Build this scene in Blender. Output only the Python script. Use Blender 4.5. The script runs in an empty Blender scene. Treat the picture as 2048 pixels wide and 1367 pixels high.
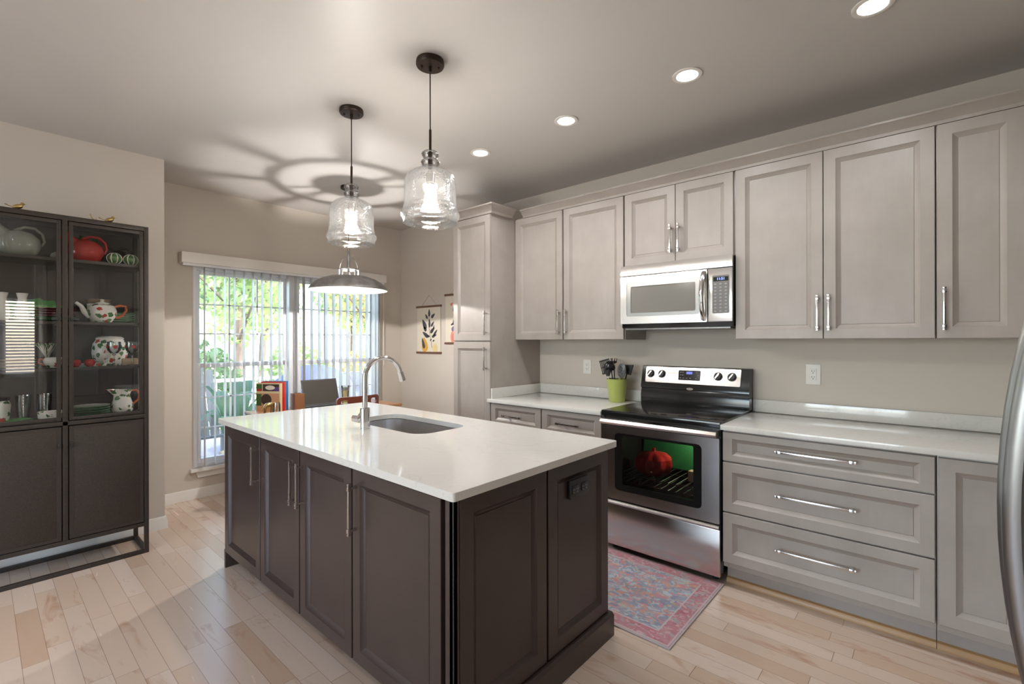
import bpy, bmesh, math, random
from mathutils import Vector, Matrix
random.seed(7)
S = bpy.context.scene
COL = S.collection
PI = math.pi

# ------------------------------------------------------------------ camera, sky, sun, exposure
cd = bpy.data.cameras.new('camera')
cd.sensor_width = 36.0
cd.lens = 944.7 / 2048 * 36.0
cd.shift_y = -3.02 / 2048
cd.clip_start = 0.02
cam = bpy.data.objects.new('camera', cd)
COL.objects.link(cam)
cam.matrix_world = (Matrix.Translation((0, 0, 1.39)) @ Matrix.Rotation(0.72325, 4, 'Z')
                    @ Matrix.Rotation(PI / 2, 4, 'X') @ Matrix.Rotation(-0.00196, 4, 'Z'))
S.camera = cam

W = bpy.data.worlds.new('sky')
S.world = W
W.use_nodes = True
nt = W.node_tree
bg = nt.nodes['Background']
sky = nt.nodes.new('ShaderNodeTexSky')
sky.sky_type = 'NISHITA'
sky.sun_disc = False
sky.sun_elevation = math.radians(42)
sky.sun_rotation = math.radians(60)
sky.air_density = 1.0
sky.dust_density = 2.0
nt.links.new(sky.outputs[0], bg.inputs[0])
bg.inputs[1].default_value = 2.0

sd = bpy.data.lights.new('sun', 'SUN')
sd.energy = 6.5
sd.angle = math.radians(0.6)
sd.color = (1, 0.94, 0.85)
sun = bpy.data.objects.new('sun', sd)
COL.objects.link(sun)
sun.rotation_euler = (-Vector((0.62, 0.40, 0.70))).to_track_quat('-Z', 'Y').to_euler()


def area(name, loc, direction, sx, sy, power, color, portal=False):
    a = bpy.data.lights.new(name, 'AREA')
    a.shape = 'RECTANGLE'
    a.size, a.size_y = sx, sy
    a.energy = power
    a.color = color
    if portal:
        a.cycles.is_portal = True
    o = bpy.data.objects.new(name, a)
    COL.objects.link(o)
    o.location = loc
    o.rotation_euler = Vector(direction).to_track_quat('-Z', 'Y').to_euler()
    return o


# daylight through the window panes: the dining window and the two windows behind the camera
area('daylight_dining', (-5.02, 2.19, 1.16), (1, 0, 0), 1.8, 1.78, 1, (1, 1, 1), True)
area('daylight_rear', (-1.9, -4.05, 1.35), (0, 1, 0), 2.6, 1.9, 85, (0.84, 0.91, 1.0))
area('daylight_side', (3.27, 0.25, 1.45), (-1, 0, 0), 1.3, 1.3, 18, (0.86, 0.92, 1.0))

S.view_settings.view_transform = 'Standard'
S.view_settings.look = 'None'
S.view_settings.gamma = 1.0
S.view_settings.exposure = 0.07
S.view_settings.use_curve_mapping = False
S.render.engine = 'CYCLES'
S.cycles.use_denoising = True
S.cycles.max_bounces = 10
S.cycles.transparent_max_bounces = 24
S.cycles.caustics_reflective = False
S.cycles.caustics_refractive = False
S.cycles.sample_clamp_indirect = 6.0

CAN_W = 26.0
BULB_STRENGTH = 330.0


# ------------------------------------------------------------------ materials
def mat(name, col=(0.8, 0.8, 0.8), rough=0.5, metal=0.0, **k):
    m = bpy.data.materials.new(name)
    m.use_nodes = True
    b = m.node_tree.nodes['Principled BSDF']
    b.inputs['Base Color'].default_value = (*col, 1)
    b.inputs['Roughness'].default_value = rough
    b.inputs['Metallic'].default_value = metal
    for kk, v in k.items():
        b.inputs[kk].default_value = v
    return m


class NT:
    """tiny node helper"""
    def __init__(s, m):
        s.m = m
        s.t = m.node_tree
        s.b = s.t.nodes['Principled BSDF']

    def n(s, typ, **props):
        x = s.t.nodes.new(typ)
        for k, v in props.items():
            setattr(x, k, v)
        return x

    def l(s, a, b):
        s.t.links.new(a, b)

    def coord(s, scale=(1, 1, 1), loc=(0, 0, 0)):
        c = s.n('ShaderNodeTexCoord')
        mp = s.n('ShaderNodeMapping')
        mp.inputs['Scale'].default_value = scale
        mp.inputs['Location'].default_value = loc
        s.l(c.outputs['Object'], mp.inputs[0])
        return mp.outputs[0]

    def noise(s, vec, scale, detail=3, rough=0.5, dist=0.0):
        x = s.n('ShaderNodeTexNoise')
        x.inputs['Scale'].default_value = scale
        x.inputs['Detail'].default_value = detail
        x.inputs['Roughness'].default_value = rough
        x.inputs['Distortion'].default_value = dist
        s.l(vec, x.inputs['Vector'])
        return x.outputs['Fac']

    def ramp(s, fac, stops, interp='LINEAR'):
        r = s.n('ShaderNodeValToRGB')
        r.color_ramp.interpolation = interp
        e = r.color_ramp.elements
        while len(e) < len(stops):
            e.new(0.5)
        for i, (p, c) in enumerate(stops):
            e[i].position = p
            e[i].color = (*c, 1) if len(c) == 3 else c
        s.l(fac, r.inputs[0])
        return r.outputs[0]

    def math(s, op, a, b=None, c=None):
        x = s.n('ShaderNodeMath', operation=op)
        for i, v in enumerate((a, b, c)):
            if v is None:
                continue
            if isinstance(v, (int, float)):
                x.inputs[i].default_value = v
            else:
                s.l(v, x.inputs[i])
        return x.outputs[0]

    def mix(s, fac, a, b, blend='MIX'):
        x = s.n('ShaderNodeMix', data_type='RGBA', blend_type=blend)
        for sock, v in ((x.inputs[0], fac), (x.inputs[6], a), (x.inputs[7], b)):
            if isinstance(v, (int, float)):
                sock.default_value = v
            elif isinstance(v, tuple):
                sock.default_value = (*v, 1)
            else:
                s.l(v, sock)
        return x.outputs[2]

    def base(s, c):
        s.l(c, s.b.inputs['Base Color'])

    def bump(s, h, strength=0.2, dist=0.01):
        x = s.n('ShaderNodeBump')
        x.inputs['Strength'].default_value = strength
        x.inputs['Distance'].default_value = dist
        s.l(h, x.inputs['Height'])
        s.l(x.outputs[0], s.b.inputs['Normal'])


def paint(name, col, rough=0.6, bump=0.05):
    m = mat(name, col, rough)
    t = NT(m)
    v = t.coord()
    f = t.noise(v, 2.5, 2)
    t.base(t.mix(f, tuple(c * 0.97 for c in col), tuple(min(1, c * 1.03) for c in col)))
    t.bump(t.noise(v, 180, 2), bump, 0.002)
    return m


def stain(name, c0, c1, rough=0.42, coat=0.0, grain=(28, 28, 3)):
    """stained, glazed cabinet wood: soft blotches and faint grain"""
    m = mat(name, c0, rough)
    t = NT(m)
    v = t.coord(grain)
    g = t.noise(v, 1.6, 5, 0.6)
    b = t.noise(t.coord(), 5.0, 3, 0.55)
    f = t.math('ADD', t.math('MULTIPLY', g, 0.22), t.math('MULTIPLY', b, 0.78))
    t.base(t.ramp(f, [(0.25, c0), (0.75, c1)]))
    t.bump(g, 0.012, 0.002)
    m.node_tree.nodes['Principled BSDF'].inputs['Coat Weight'].default_value = coat
    m.node_tree.nodes['Principled BSDF'].inputs['Coat Roughness'].default_value = 0.25
    return m


def thin_glass(name, tint=(1, 1, 1), refl=1.0, rough=0.0, bumpscale=None, milk=0.0, base_refl=0.04):
    """thin pane: clear transmission plus a fresnel reflection"""
    m = bpy.data.materials.new(name)
    m.use_nodes = True
    t = m.node_tree
    t.nodes.clear()
    out = t.nodes.new('ShaderNodeOutputMaterial')
    tr = t.nodes.new('ShaderNodeBsdfTransparent')
    tr.inputs[0].default_value = (*tint, 1)
    gl = t.nodes.new('ShaderNodeBsdfGlossy')
    gl.inputs['Roughness'].default_value = rough
    gl.inputs['Color'].default_value = (1, 1, 1, 1)
    lw = t.nodes.new('ShaderNodeFresnel')
    lw.inputs[0].default_value = 1.5
    mu = t.nodes.new('ShaderNodeMath')
    mu.operation = 'MULTIPLY_ADD'
    mu.use_clamp = True
    mu.inputs[1].default_value = refl
    mu.inputs[2].default_value = base_refl
    t.links.new(lw.outputs[0], mu.inputs[0])
    mx = t.nodes.new('ShaderNodeMixShader')
    t.links.new(mu.outputs[0], mx.inputs[0])
    t.links.new(tr.outputs[0], mx.inputs[1])
    t.links.new(gl.outputs[0], mx.inputs[2])
    last = mx.outputs[0]
    if milk:
        df = t.nodes.new('ShaderNodeBsdfTranslucent')
        df.inputs[0].default_value = (0.95, 0.95, 0.95, 1)
        m2 = t.nodes.new('ShaderNodeMixShader')
        m2.inputs[0].default_value = milk
        t.links.new(last, m2.inputs[1])
        t.links.new(df.outputs[0], m2.inputs[2])
        last = m2.outputs[0]
    if bumpscale:
        tc = t.nodes.new('ShaderNodeTexCoord')
        no = t.nodes.new('ShaderNodeTexVoronoi')
        no.inputs['Scale'].default_value = bumpscale
        bp = t.nodes.new('ShaderNodeBump')
        bp.inputs['Strength'].default_value = 0.18
        bp.inputs['Distance'].default_value = 0.004
        t.links.new(tc.outputs['Object'], no.inputs['Vector'])
        t.links.new(no.outputs['Distance'], bp.inputs['Height'])
        t.links.new(bp.outputs[0], gl.inputs['Normal'])
        t.links.new(bp.outputs[0], lw.inputs['Normal'])
    t.links.new(last, out.inputs[0])
    return m


def emit(name, col, strength):
    m = bpy.data.materials.new(name)
    m.use_nodes = True
    b = m.node_tree.nodes['Principled BSDF']
    b.inputs['Base Color'].default_value = (*col, 1)
    b.inputs['Emission Color'].default_value = (*col, 1)
    b.inputs['Emission Strength'].default_value = strength
    return m


M = {}
M['ceiling'] = paint('ceiling_paint', (0.565, 0.54, 0.515), 0.42, 0.03)
M['wall'] = paint('wall_paint', (0.585, 0.53, 0.465), 0.6)
M['trim'] = paint('trim_paint', (0.78, 0.75, 0.70), 0.35, 0.0)
M['vinyl'] = mat('window_vinyl', (0.82, 0.83, 0.85), 0.35)
M['cab'] = stain('grey_taupe_stain', (0.338, 0.300, 0.266), (0.408, 0.367, 0.332), 0.40, 0.1)
M['dark'] = stain('espresso_stain', (0.036, 0.024, 0.021), (0.053, 0.036, 0.032), 0.30, 0.12)
M['gap'] = mat('shadow_gap', (0.02, 0.016, 0.014), 0.8)
M['shoe'] = stain('oak_shoe_molding', (0.42, 0.24, 0.10), (0.5, 0.30, 0.13), 0.4, 0.1, (3, 28, 28))
M['chrome'] = mat('chrome', (0.80, 0.80, 0.80), 0.10, 1.0)
M['pewter'] = mat('polished_nickel', (0.62, 0.60, 0.58), 0.18, 1.0)
M['bronze'] = mat('oil_rubbed_bronze', (0.045, 0.030, 0.022), 0.35, 0.7)
M['black'] = mat('black_enamel', (0.012, 0.012, 0.012), 0.12)
M['blackmat'] = mat('black_nylon', (0.02, 0.019, 0.018), 0.4)
M['brass'] = mat('aged_brass', (0.55, 0.40, 0.16), 0.3, 1.0)
M['white_plastic'] = mat('white_plastic', (0.78, 0.76, 0.72), 0.35)
M['black_plastic'] = mat('black_plastic', (0.02, 0.02, 0.02), 0.4)
M['leather'] = mat('dark_leather', (0.03, 0.03, 0.032), 0.5)
M['walnut'] = stain('honey_wood', (0.36, 0.17, 0.07), (0.48, 0.25, 0.11), 0.35, 0.2, (3, 30, 30))
M['cherry'] = stain('cherry_wood', (0.16, 0.035, 0.018), (0.24, 0.06, 0.03), 0.25, 0.4, (30, 3, 30))
M['grout'] = mat('dark_slot', (0.02, 0.02, 0.02), 0.7)
M['glass'] = thin_glass('window_glass', (0.97, 0.98, 0.98), 0.8, 0.0)
M['hutch_glass'] = thin_glass('cabinet_glass', (0.98, 0.985, 0.985), 0.7, 0.0, None, 0.0, 0.012)
M['jar_glass'] = thin_glass('seeded_glass', (0.985, 0.985, 0.98), 0.85, 0.03, 130, 0.006, 0.012)
M['tumbler'] = thin_glass('tumbler_glass', (0.93, 0.95, 0.95), 1.2, 0.0)
M['oven_glass'] = thin_glass('oven_glass', (0.72, 0.72, 0.72), 0.7, 0.0)
M['bulb'] = emit('warm_bulb', (1.0, 0.945, 0.87), BULB_STRENGTH)
M['led'] = emit('led_lens', (1.0, 0.95, 0.88), 14.0)
M['display'] = emit('blue_digits', (0.25, 0.35, 1.0), 3.0)
M['sea_glaze'] = mat('grey_green_glaze', (0.28, 0.29, 0.24), 0.12)
M['red_glaze'] = mat('red_glaze', (0.40, 0.025, 0.02), 0.08)
M['black_glaze'] = mat('black_glaze', (0.02, 0.018, 0.016), 0.08)
M['lime'] = mat('lime_glaze', (0.37, 0.42, 0.11), 0.3)
M['cream'] = mat('cream_glaze', (0.84, 0.80, 0.72), 0.15)
M['maroon'] = mat('maroon_glaze', (0.23, 0.05, 0.06), 0.2)
M['tan'] = mat('tan_stoneware', (0.50, 0.36, 0.22), 0.35)
M['green_glaze'] = mat('green_rim_glaze', (0.03, 0.20, 0.06), 0.2)
M['orange_glaze'] = mat('terracotta_glaze', (0.55, 0.13, 0.05), 0.2)
M['paper'] = mat('poster_paper', (0.70, 0.64, 0.53), 0.8)
M['ink'] = mat('dark_leaf_ink', (0.06, 0.06, 0.075), 0.8)
M['lemon'] = mat('lemon_ink', (0.62, 0.36, 0.06), 0.8)
M['lemon_cut'] = mat('pale_lemon_ink', (0.68, 0.55, 0.25), 0.8)
M['pink'] = mat('grapefruit_ink', (0.68, 0.22, 0.18), 0.8)
M['plum'] = mat('plum_ink', (0.18, 0.15, 0.26), 0.8)
M['cord'] = mat('cotton_cord', (0.45, 0.42, 0.38), 0.8)
M['slatwood'] = mat('poster_rail_wood', (0.15, 0.07, 0.04), 0.5)
M['leafgreen'] = mat('leaf_green', (0.05, 0.13, 0.03), 0.45)


def brushed(name, col, rough, scale):
    m = mat(name, col, rough, 1.0)
    t = NT(m)
    n = t.noise(t.coord(scale), 1.0, 2, 0.5)
    t.base(t.mix(n, tuple(c * 0.93 for c in col), tuple(min(1, c * 1.07) for c in col)))
    t.b.inputs['Anisotropic'].default_value = 0.75
    tg = t.n('ShaderNodeTangent', direction_type='RADIAL', axis='Z')
    t.l(tg.outputs[0], t.b.inputs['Tangent'])
    return m


M['steel'] = brushed('brushed_steel', (0.65, 0.625, 0.60), 0.25, (1.5, 1.5, 60))
M['steel_v'] = brushed('brushed_steel_dark', (0.30, 0.295, 0.29), 0.36, (40, 40, 2))
M['sinksteel'] = brushed('sink_steel', (0.62, 0.60, 0.59), 0.30, (60, 60, 2))
M['zinc'] = mat('galvanized_zinc', (0.30, 0.29, 0.28), 0.45, 0.75)
t = NT(M['zinc'])
t.base(t.ramp(t.noise(t.coord(), 14, 4), [(0.3, (0.20, 0.19, 0.185)), (0.7, (0.36, 0.35, 0.34))]))
M['zinc_in'] = mat('white_enamel_lining', (0.26, 0.24, 0.21), 0.5)

m = M['quartz'] = mat('white_quartz', (0.68, 0.66, 0.62), 0.07)
t = NT(m)
v = t.coord()
a = t.noise(v, 3.0, 6, 0.6, 1.5)
vein = t.math('LESS_THAN', t.math('ABSOLUTE', t.math('SUBTRACT', a, 0.5)), 0.006)
sp = t.noise(v, 60, 2)
t.base(t.mix(t.math('MULTIPLY', vein, 0.25), t.mix(sp, (0.655, 0.64, 0.60), (0.695, 0.68, 0.64)), (0.47, 0.455, 0.43)))

m = M['hutch'] = mat('hammered_dark_metal', (0.055, 0.045, 0.037), 0.5, 0.3)
t = NT(m)
n = t.noise(t.coord(), 420, 2, 0.6)
t.base(t.ramp(n, [(0.3, (0.020, 0.015, 0.012)), (0.7, (0.060, 0.046, 0.037))]))
t.bump(n, 0.12, 0.001)

# maple plank floor ------------------------------------------------
m = M['floor'] = mat('maple_planks', (0.7, 0.56, 0.44), 0.24)
t = NT(m)
tc = t.n('ShaderNodeTexCoord')
sx = t.n('ShaderNodeSeparateXYZ')
t.l(tc.outputs['Object'], sx.inputs[0])
X, Y = sx.outputs[0], sx.outputs[1]
rowf = t.math('DIVIDE', t.math('SUBTRACT', Y, 0.0415), 0.0828)
row = t.math('FLOOR', rowf)
wn = t.n('ShaderNodeTexWhiteNoise', noise_dimensions='1D')
t.l(row, wn.inputs['W'])
xo = t.math('ADD', X, t.math('MULTIPLY', wn.outputs['Value'], 7.3))
wl = t.n('ShaderNodeTexWhiteNoise', noise_dimensions='1D')
t.l(t.math('ADD', row, 41.7), wl.inputs['W'])
plen = t.math('MULTIPLY_ADD', wl.outputs['Value'], 0.55, 0.55)
pf = t.math('DIVIDE', xo, plen)
pi_ = t.math('FLOOR', pf)
cb = t.n('ShaderNodeCombineXYZ')
t.l(row, cb.inputs[0])
t.l(pi_, cb.inputs[1])
pr = t.n('ShaderNodeTexWhiteNoise', noise_dimensions='2D')
t.l(cb.outputs[0], pr.inputs['Vector'])
# grain coordinates shifted per plank
cg = t.n('ShaderNodeCombineXYZ')
t.l(t.math('MULTIPLY', X, 2.2), cg.inputs[0])
t.l(t.math('MULTIPLY', Y, 26), cg.inputs[1])
t.l(t.math('MULTIPLY', pr.outputs['Value'], 31), cg.inputs[2])
grain = t.noise(cg.outputs[0], 1.6, 5, 0.6, 0.6)
ck = t.n('ShaderNodeCombineXYZ')
t.l(t.math('MULTIPLY', X, 2.6), ck.inputs[0])
t.l(t.math('MULTIPLY', Y, 9), ck.inputs[1])
t.l(t.math('MULTIPLY', pr.outputs['Value'], 57), ck.inputs[2])
blot = t.noise(ck.outputs[0], 1.0, 4, 0.62, 0.8)
tone = t.ramp(pr.outputs['Value'], [(0.0, (0.53, 0.37, 0.26)), (0.15, (0.60, 0.45, 0.34)), (0.5, (0.66, 0.53, 0.43)), (0.8, (0.69, 0.57, 0.48)), (1.0, (0.58, 0.42, 0.30))])
c1 = t.mix(t.math('MULTIPLY', grain, 0.45), tone, (0.60, 0.46, 0.36))
c2 = t.mix(t.ramp(blot, [(0.58, (0, 0, 0)), (0.80, (1, 1, 1))]), c1, (0.42, 0.22, 0.13))
fy = t.math('FRACT', rowf)
fx = t.math('FRACT', pf)
ly = t.math('LESS_THAN', fy, 0.022)
lx = t.math('LESS_THAN', fx, 0.0028)
ln = t.math('MAXIMUM', ly, lx)
t.base(t.mix(t.math('MULTIPLY', ln, 0.65), c2, (0.16, 0.09, 0.06)))
t.l(t.math('MULTIPLY_ADD', grain, 0.12, 0.19), t.b.inputs['Roughness'])
t.bump(t.math('SUBTRACT', 1.0, ln), 0.15, 0.001)

# faded oriental rug -----------------------------------------------
m = M['rug'] = mat('faded_oriental_rug', (0.5, 0.3, 0.3), 0.9)
t = NT(m)
tc = t.n('ShaderNodeTexCoord')
sx = t.n('ShaderNodeSeparateXYZ')
t.l(tc.outputs['Object'], sx.inputs[0])
RX, RY = 0.615, 0.378
ex = t.math('SUBTRACT', RX, t.math('ABSOLUTE', sx.outputs[0]))
ey = t.math('SUBTRACT', RY, t.math('ABSOLUTE', sx.outputs[1]))
edge = t.math('MINIMUM', ex, ey)
vo = t.n('ShaderNodeTexVoronoi')
vo.inputs['Scale'].default_value = 48
mp = t.coord((1, 1.5, 1))
wn = t.n('ShaderNodeTexNoise')
wn.inputs['Scale'].default_value = 14
wn.inputs['Detail'].default_value = 3
t.l(mp, wn.inputs['Vector'])
vm = t.n('ShaderNodeVectorMath', operation='MULTIPLY_ADD')
t.l(wn.outputs['Color'], vm.inputs[0])
vm.inputs[1].default_value = (0.16, 0.16, 0.0)
t.l(mp, vm.inputs[2])
t.l(vm.outputs[0], vo.inputs['Vector'])
sc = t.n('ShaderNodeSeparateColor')
t.l(vo.outputs['Color'], sc.inputs[0])
field = t.ramp(sc.outputs[0], [(0.0, (0.20, 0.30, 0.42)), (0.22, (0.42, 0.55, 0.60)), (0.42, (0.60, 0.26, 0.16)), (0.55, (0.16, 0.22, 0.36)),
                               (0.70, (0.58, 0.20, 0.24)), (0.84, (0.28, 0.42, 0.50)), (0.95, (0.66, 0.44, 0.26))], 'CONSTANT')
border = t.ramp(sc.outputs[1], [(0.0, (0.50, 0.14, 0.18)), (0.45, (0.42, 0.09, 0.14)), (0.68, (0.62, 0.36, 0.38)), (0.86, (0.30, 0.32, 0.36))], 'CONSTANT')
isb = t.math('LESS_THAN', edge, 0.095)
ln1 = t.math('LESS_THAN', t.math('ABSOLUTE', t.math('SUBTRACT', edge, 0.098)), 0.004)
ln2 = t.math('LESS_THAN', t.math('ABSOLUTE', t.math('SUBTRACT', edge, 0.016)), 0.004)
c = t.mix(isb, field, border)
c = t.mix(t.math('MAXIMUM', ln1, ln2), c, (0.55, 0.50, 0.52))
c = t.mix(t.math('LESS_THAN', edge, 0.008), c, (0.45, 0.45, 0.45))
fade = t.noise(t.coord(), 9, 3)
t.base(t.mix(t.math('MULTIPLY', fade, 0.75), c, (0.50, 0.40, 0.40)))
t.bump(t.noise(t.coord(), 400, 2), 0.3, 0.003)


def apple_ware(name):
    """cream glaze with hand painted apples and leaves"""
    m = mat(name, (0.75, 0.7, 0.62), 0.12)
    t = NT(m)
    vo = t.n('ShaderNodeTexVoronoi')
    vo.inputs['Scale'].default_value = 26
    vo.inputs['Randomness'].default_value = 0.8
    no = t.n('ShaderNodeTexNoise')
    no.inputs['Scale'].default_value = 60
    t.l(t.coord(), no.inputs['Vector'])
    vm = t.n('ShaderNodeVectorMath', operation='MULTIPLY_ADD')
    t.l(no.outputs['Color'], vm.inputs[0])
    vm.inputs[1].default_value = (0.03, 0.03, 0.03)
    t.l(t.coord(), vm.inputs[2])
    t.l(vm.outputs[0], vo.inputs['Vector'])
    sc = t.n('ShaderNodeSeparateColor')
    t.l(vo.outputs['Color'], sc.inputs[0])
    col = t.ramp(sc.outputs[0], [(0.0, (0.05, 0.16, 0.04)), (0.38, (0.50, 0.05, 0.03)), (0.62, (0.10, 0.22, 0.07)), (0.78, (0.85, 0.81, 0.73))], 'CONSTANT')
    d = t.math('LESS_THAN', vo.outputs['Distance'], 0.42)
    t.base(t.mix(d, (0.85, 0.81, 0.73), col))
    return m


M['apple'] = apple_ware('apple_painted_glaze')

m = M['melon'] = mat('striped_green_ceramic', (0.10, 0.2, 0.06), 0.25)
t = NT(m)
wv = t.n('ShaderNodeTexNoise')
wv.inputs['Scale'].default_value = 90
t.l(t.coord(), wv.inputs['Vector'])
t.base(t.ramp(wv.outputs['Fac'], [(0.4, (0.05, 0.13, 0.04)), (0.6, (0.17, 0.28, 0.10))]))

m = M['slat'] = bpy.data.materials.new('vinyl_slat')
m.use_nodes = True
tt = m.node_tree
b = tt.nodes['Principled BSDF']
b.inputs['Base Color'].default_value = (0.80, 0.79, 0.77, 1)
b.inputs['Roughness'].default_value = 0.5
tl = tt.nodes.new('ShaderNodeBsdfTranslucent')
tl.inputs[0].default_value = (0.75, 0.75, 0.74, 1)
mx = tt.nodes.new('ShaderNodeMixShader')
mx.inputs[0].default_value = 0.12
tt.links.new(b.outputs[0], mx.inputs[1])
tt.links.new(tl.outputs[0], mx.inputs[2])
tt.links.new(mx.outputs[0], tt.nodes['Material Output'].inputs[0])


def leafmat(name, cols):
    m = bpy.data.materials.new(name)
    m.use_nodes = True
    t = NT(m)
    t.b.inputs['Roughness'].default_value = 0.5
    c = t.ramp(t.noise(t.coord(), 1.3, 4), [(0.3, cols[0]), (0.5, cols[1]), (0.72, cols[2])])
    t.base(c)
    tl = t.n('ShaderNodeBsdfTranslucent')
    t.l(c, tl.inputs[0])
    mx = t.n('ShaderNodeMixShader')
    mx.inputs[0].default_value = 0.35
    t.l(t.b.outputs[0], mx.inputs[1])
    t.l(tl.outputs[0], mx.inputs[2])
    t.l(mx.outputs[0], m.node_tree.nodes['Material Output'].inputs[0])
    return m


M['leaf_a'] = leafmat('summer_leaves', [(0.16, 0.26, 0.10), (0.32, 0.42, 0.18), (0.52, 0.54, 0.28)])
M['leaf_b'] = leafmat('autumn_leaves', [(0.30, 0.34, 0.13), (0.55, 0.48, 0.22), (0.58, 0.36, 0.22)])
M['leaf_c'] = leafmat('deep_leaves', [(0.08, 0.15, 0.08), (0.15, 0.24, 0.12), (0.26, 0.34, 0.18)])
M['bark'] = mat('bark', (0.13, 0.10, 0.085), 0.9)
M['lawn'] = paint('lawn', (0.42, 0.44, 0.22), 0.9, 0.3)
M['deck'] = paint('grey_deck', (0.17, 0.165, 0.18), 0.7)
M['tarp'] = mat('blue_grey_tarp', (0.055, 0.070, 0.135), 0.7)
M['railpaint'] = mat('white_rail', (0.72, 0.72, 0.74), 0.5)
M['shade_block'] = mat('shade_block_grey', (0.5, 0.5, 0.48), 0.7)  # plain grey for the unseen block that shades the deck


# ------------------------------------------------------------------ mesh builder
class MB:
    def __init__(s):
        s.v, s.f, s.m = [], [], []

    def add(s, vs, fs, mi=0):
        o = len(s.v)
        s.v += [tuple(p) for p in vs]
        s.f += [tuple(i + o for i in f) for f in fs]
        s.m += [mi] * len(fs)
        return s

    def box(s, x0, x1, y0, y1, z0, z1, bev=0.0, mi=0):
        if x0 > x1: x0, x1 = x1, x0
        if y0 > y1: y0, y1 = y1, y0
        if z0 > z1: z0, z1 = z1, z0
        bev = min(bev, (x1 - x0) / 2.2, (y1 - y0) / 2.2, (z1 - z0) / 2.2)
        if bev <= 0:
            return s.add([(x0, y0, z0), (x1, y0, z0), (x1, y1, z0), (x0, y1, z0), (x0, y0, z1), (x1, y0, z1), (x1, y1, z1), (x0, y1, z1)],
                         [(0, 3, 2, 1), (4, 5, 6, 7), (0, 1, 5, 4), (1, 2, 6, 5), (2, 3, 7, 6), (3, 0, 4, 7)], mi)
        bm = bmesh.new()
        bmesh.ops.create_cube(bm, size=1)
        for v in bm.verts:
            v.co = Vector(((x0 + x1) / 2 + v.co.x * (x1 - x0), (y0 + y1) / 2 + v.co.y * (y1 - y0), (z0 + z1) / 2 + v.co.z * (z1 - z0)))
        bmesh.ops.bevel(bm, geom=bm.edges[:], offset=bev, segments=2, profile=0.6, affect='EDGES')
        return s.bm(bm, mi)

    def bm(s, bm, mi=0):
        bm.verts.index_update()
        s.add([v.co[:] for v in bm.verts], [[v.index for v in f.verts] for f in bm.faces], mi)
        bm.free()
        return s

    def lathe(s, prof, c=(0, 0, 0), n=28, mi=0, closed=False, sx=1.0, sy=1.0, axis='Z'):
        """profile of (radius, height)"""
        o = len(s.v)
        k = len(prof)
        for r, h in prof:
            for i in range(n):
                a = 2 * PI * i / n
                p = (r * math.cos(a) * sx, r * math.sin(a) * sy, h)
                if axis == 'Y': p = (p[0], p[2], p[1])
                if axis == 'X': p = (p[2], p[0], p[1])
                s.v.append((c[0] + p[0], c[1] + p[1], c[2] + p[2]))
        fs = []
        for j in range(k - 1 if not closed else k):
            j2 = (j + 1) % k
            for i in range(n):
                i2 = (i + 1) % n
                fs.append((o + j * n + i, o + j * n + i2, o + j2 * n + i2, o + j2 * n + i))
        if not closed:
            if prof[0][0] > 1e-6: fs.append(tuple(o + i for i in reversed(range(n))))
            if prof[-1][0] > 1e-6: fs.append(tuple(o + (k - 1) * n + i for i in range(n)))
        s.f += fs
        s.m += [mi] * len(fs)
        return s

    def tube(s, pts, r, n=10, mi=0, closed=False, rs=None, flat=1.0):
        pts = [Vector(p) for p in pts]
        o = len(s.v)
        N = len(pts)
        up = None
        for i, p in enumerate(pts):
            if closed:
                d = pts[(i + 1) % N] - pts[i - 1]
            else:
                d = pts[min(i + 1, N - 1)] - pts[max(i - 1, 0)]
            if d.length < 1e-9: d = Vector((0, 0, 1))
            d.normalize()
            if up is None:
                up = d.orthogonal().normalized()
                if abs(d.z) < 0.9:
                    up = (Vector((0, 0, 1)) - d * d.z).normalized()
            up = (up - d * up.dot(d)).normalized()
            sd = d.cross(up)
            rr = rs[i] if rs else r
            for k in range(n):
                a = 2 * PI * k / n
                s.v.append(tuple(p + up * (math.cos(a) * rr) + sd * (math.sin(a) * rr * flat)))
        fs = []
        for i in range(N if closed else N - 1):
            i2 = (i + 1) % N
            for k in range(n):
                k2 = (k + 1) % n
                fs.append((o + i * n + k, o + i * n + k2, o + i2 * n + k2, o + i2 * n + k))
        if not closed:
            fs.append(tuple(o + k for k in reversed(range(n))))
            fs.append(tuple(o + (N - 1) * n + k for k in range(n)))
        s.f += fs
        s.m += [mi] * len(fs)
        return s

    def front(s, fr, u0, u1, v0, v1, th=0.02, su=0.055, sv=0.055, bw=0.022, dep=0.013, mi=0, edge=0.002):
        """framed cabinet front with a sloped inner moulding and a recessed panel; fr maps (u,v,n) to world"""
        rings = [(0, 0, 0), (0, 0, th - edge), (edge, edge, th), (su, sv, th), (su + 0.002, sv + 0.002, th - 0.003),
                 (su + bw * 0.85, sv + bw * 0.85, th - dep + 0.001), (su + bw, sv + bw, th - dep - 0.002), (su + bw + 0.002, sv + bw + 0.002, th - dep)]
        vs = []
        for du, dv, n in rings:
            for u, v in ((u0 + du, v0 + dv), (u1 - du, v0 + dv), (u1 - du, v1 - dv), (u0 + du, v1 - dv)):
                vs.append(fr(u, v, n))
        fs = []
        for j in range(len(rings) - 1):
            for i in range(4):
                i2 = (i + 1) % 4
                fs.append((j * 4 + i, j * 4 + i2, j * 4 + 4 + i2, j * 4 + 4 + i))
        k = (len(rings) - 1) * 4
        fs.append((k, k + 1, k + 2, k + 3))
        fs.append((3, 2, 1, 0))
        return s.add(vs, fs, mi)

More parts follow.
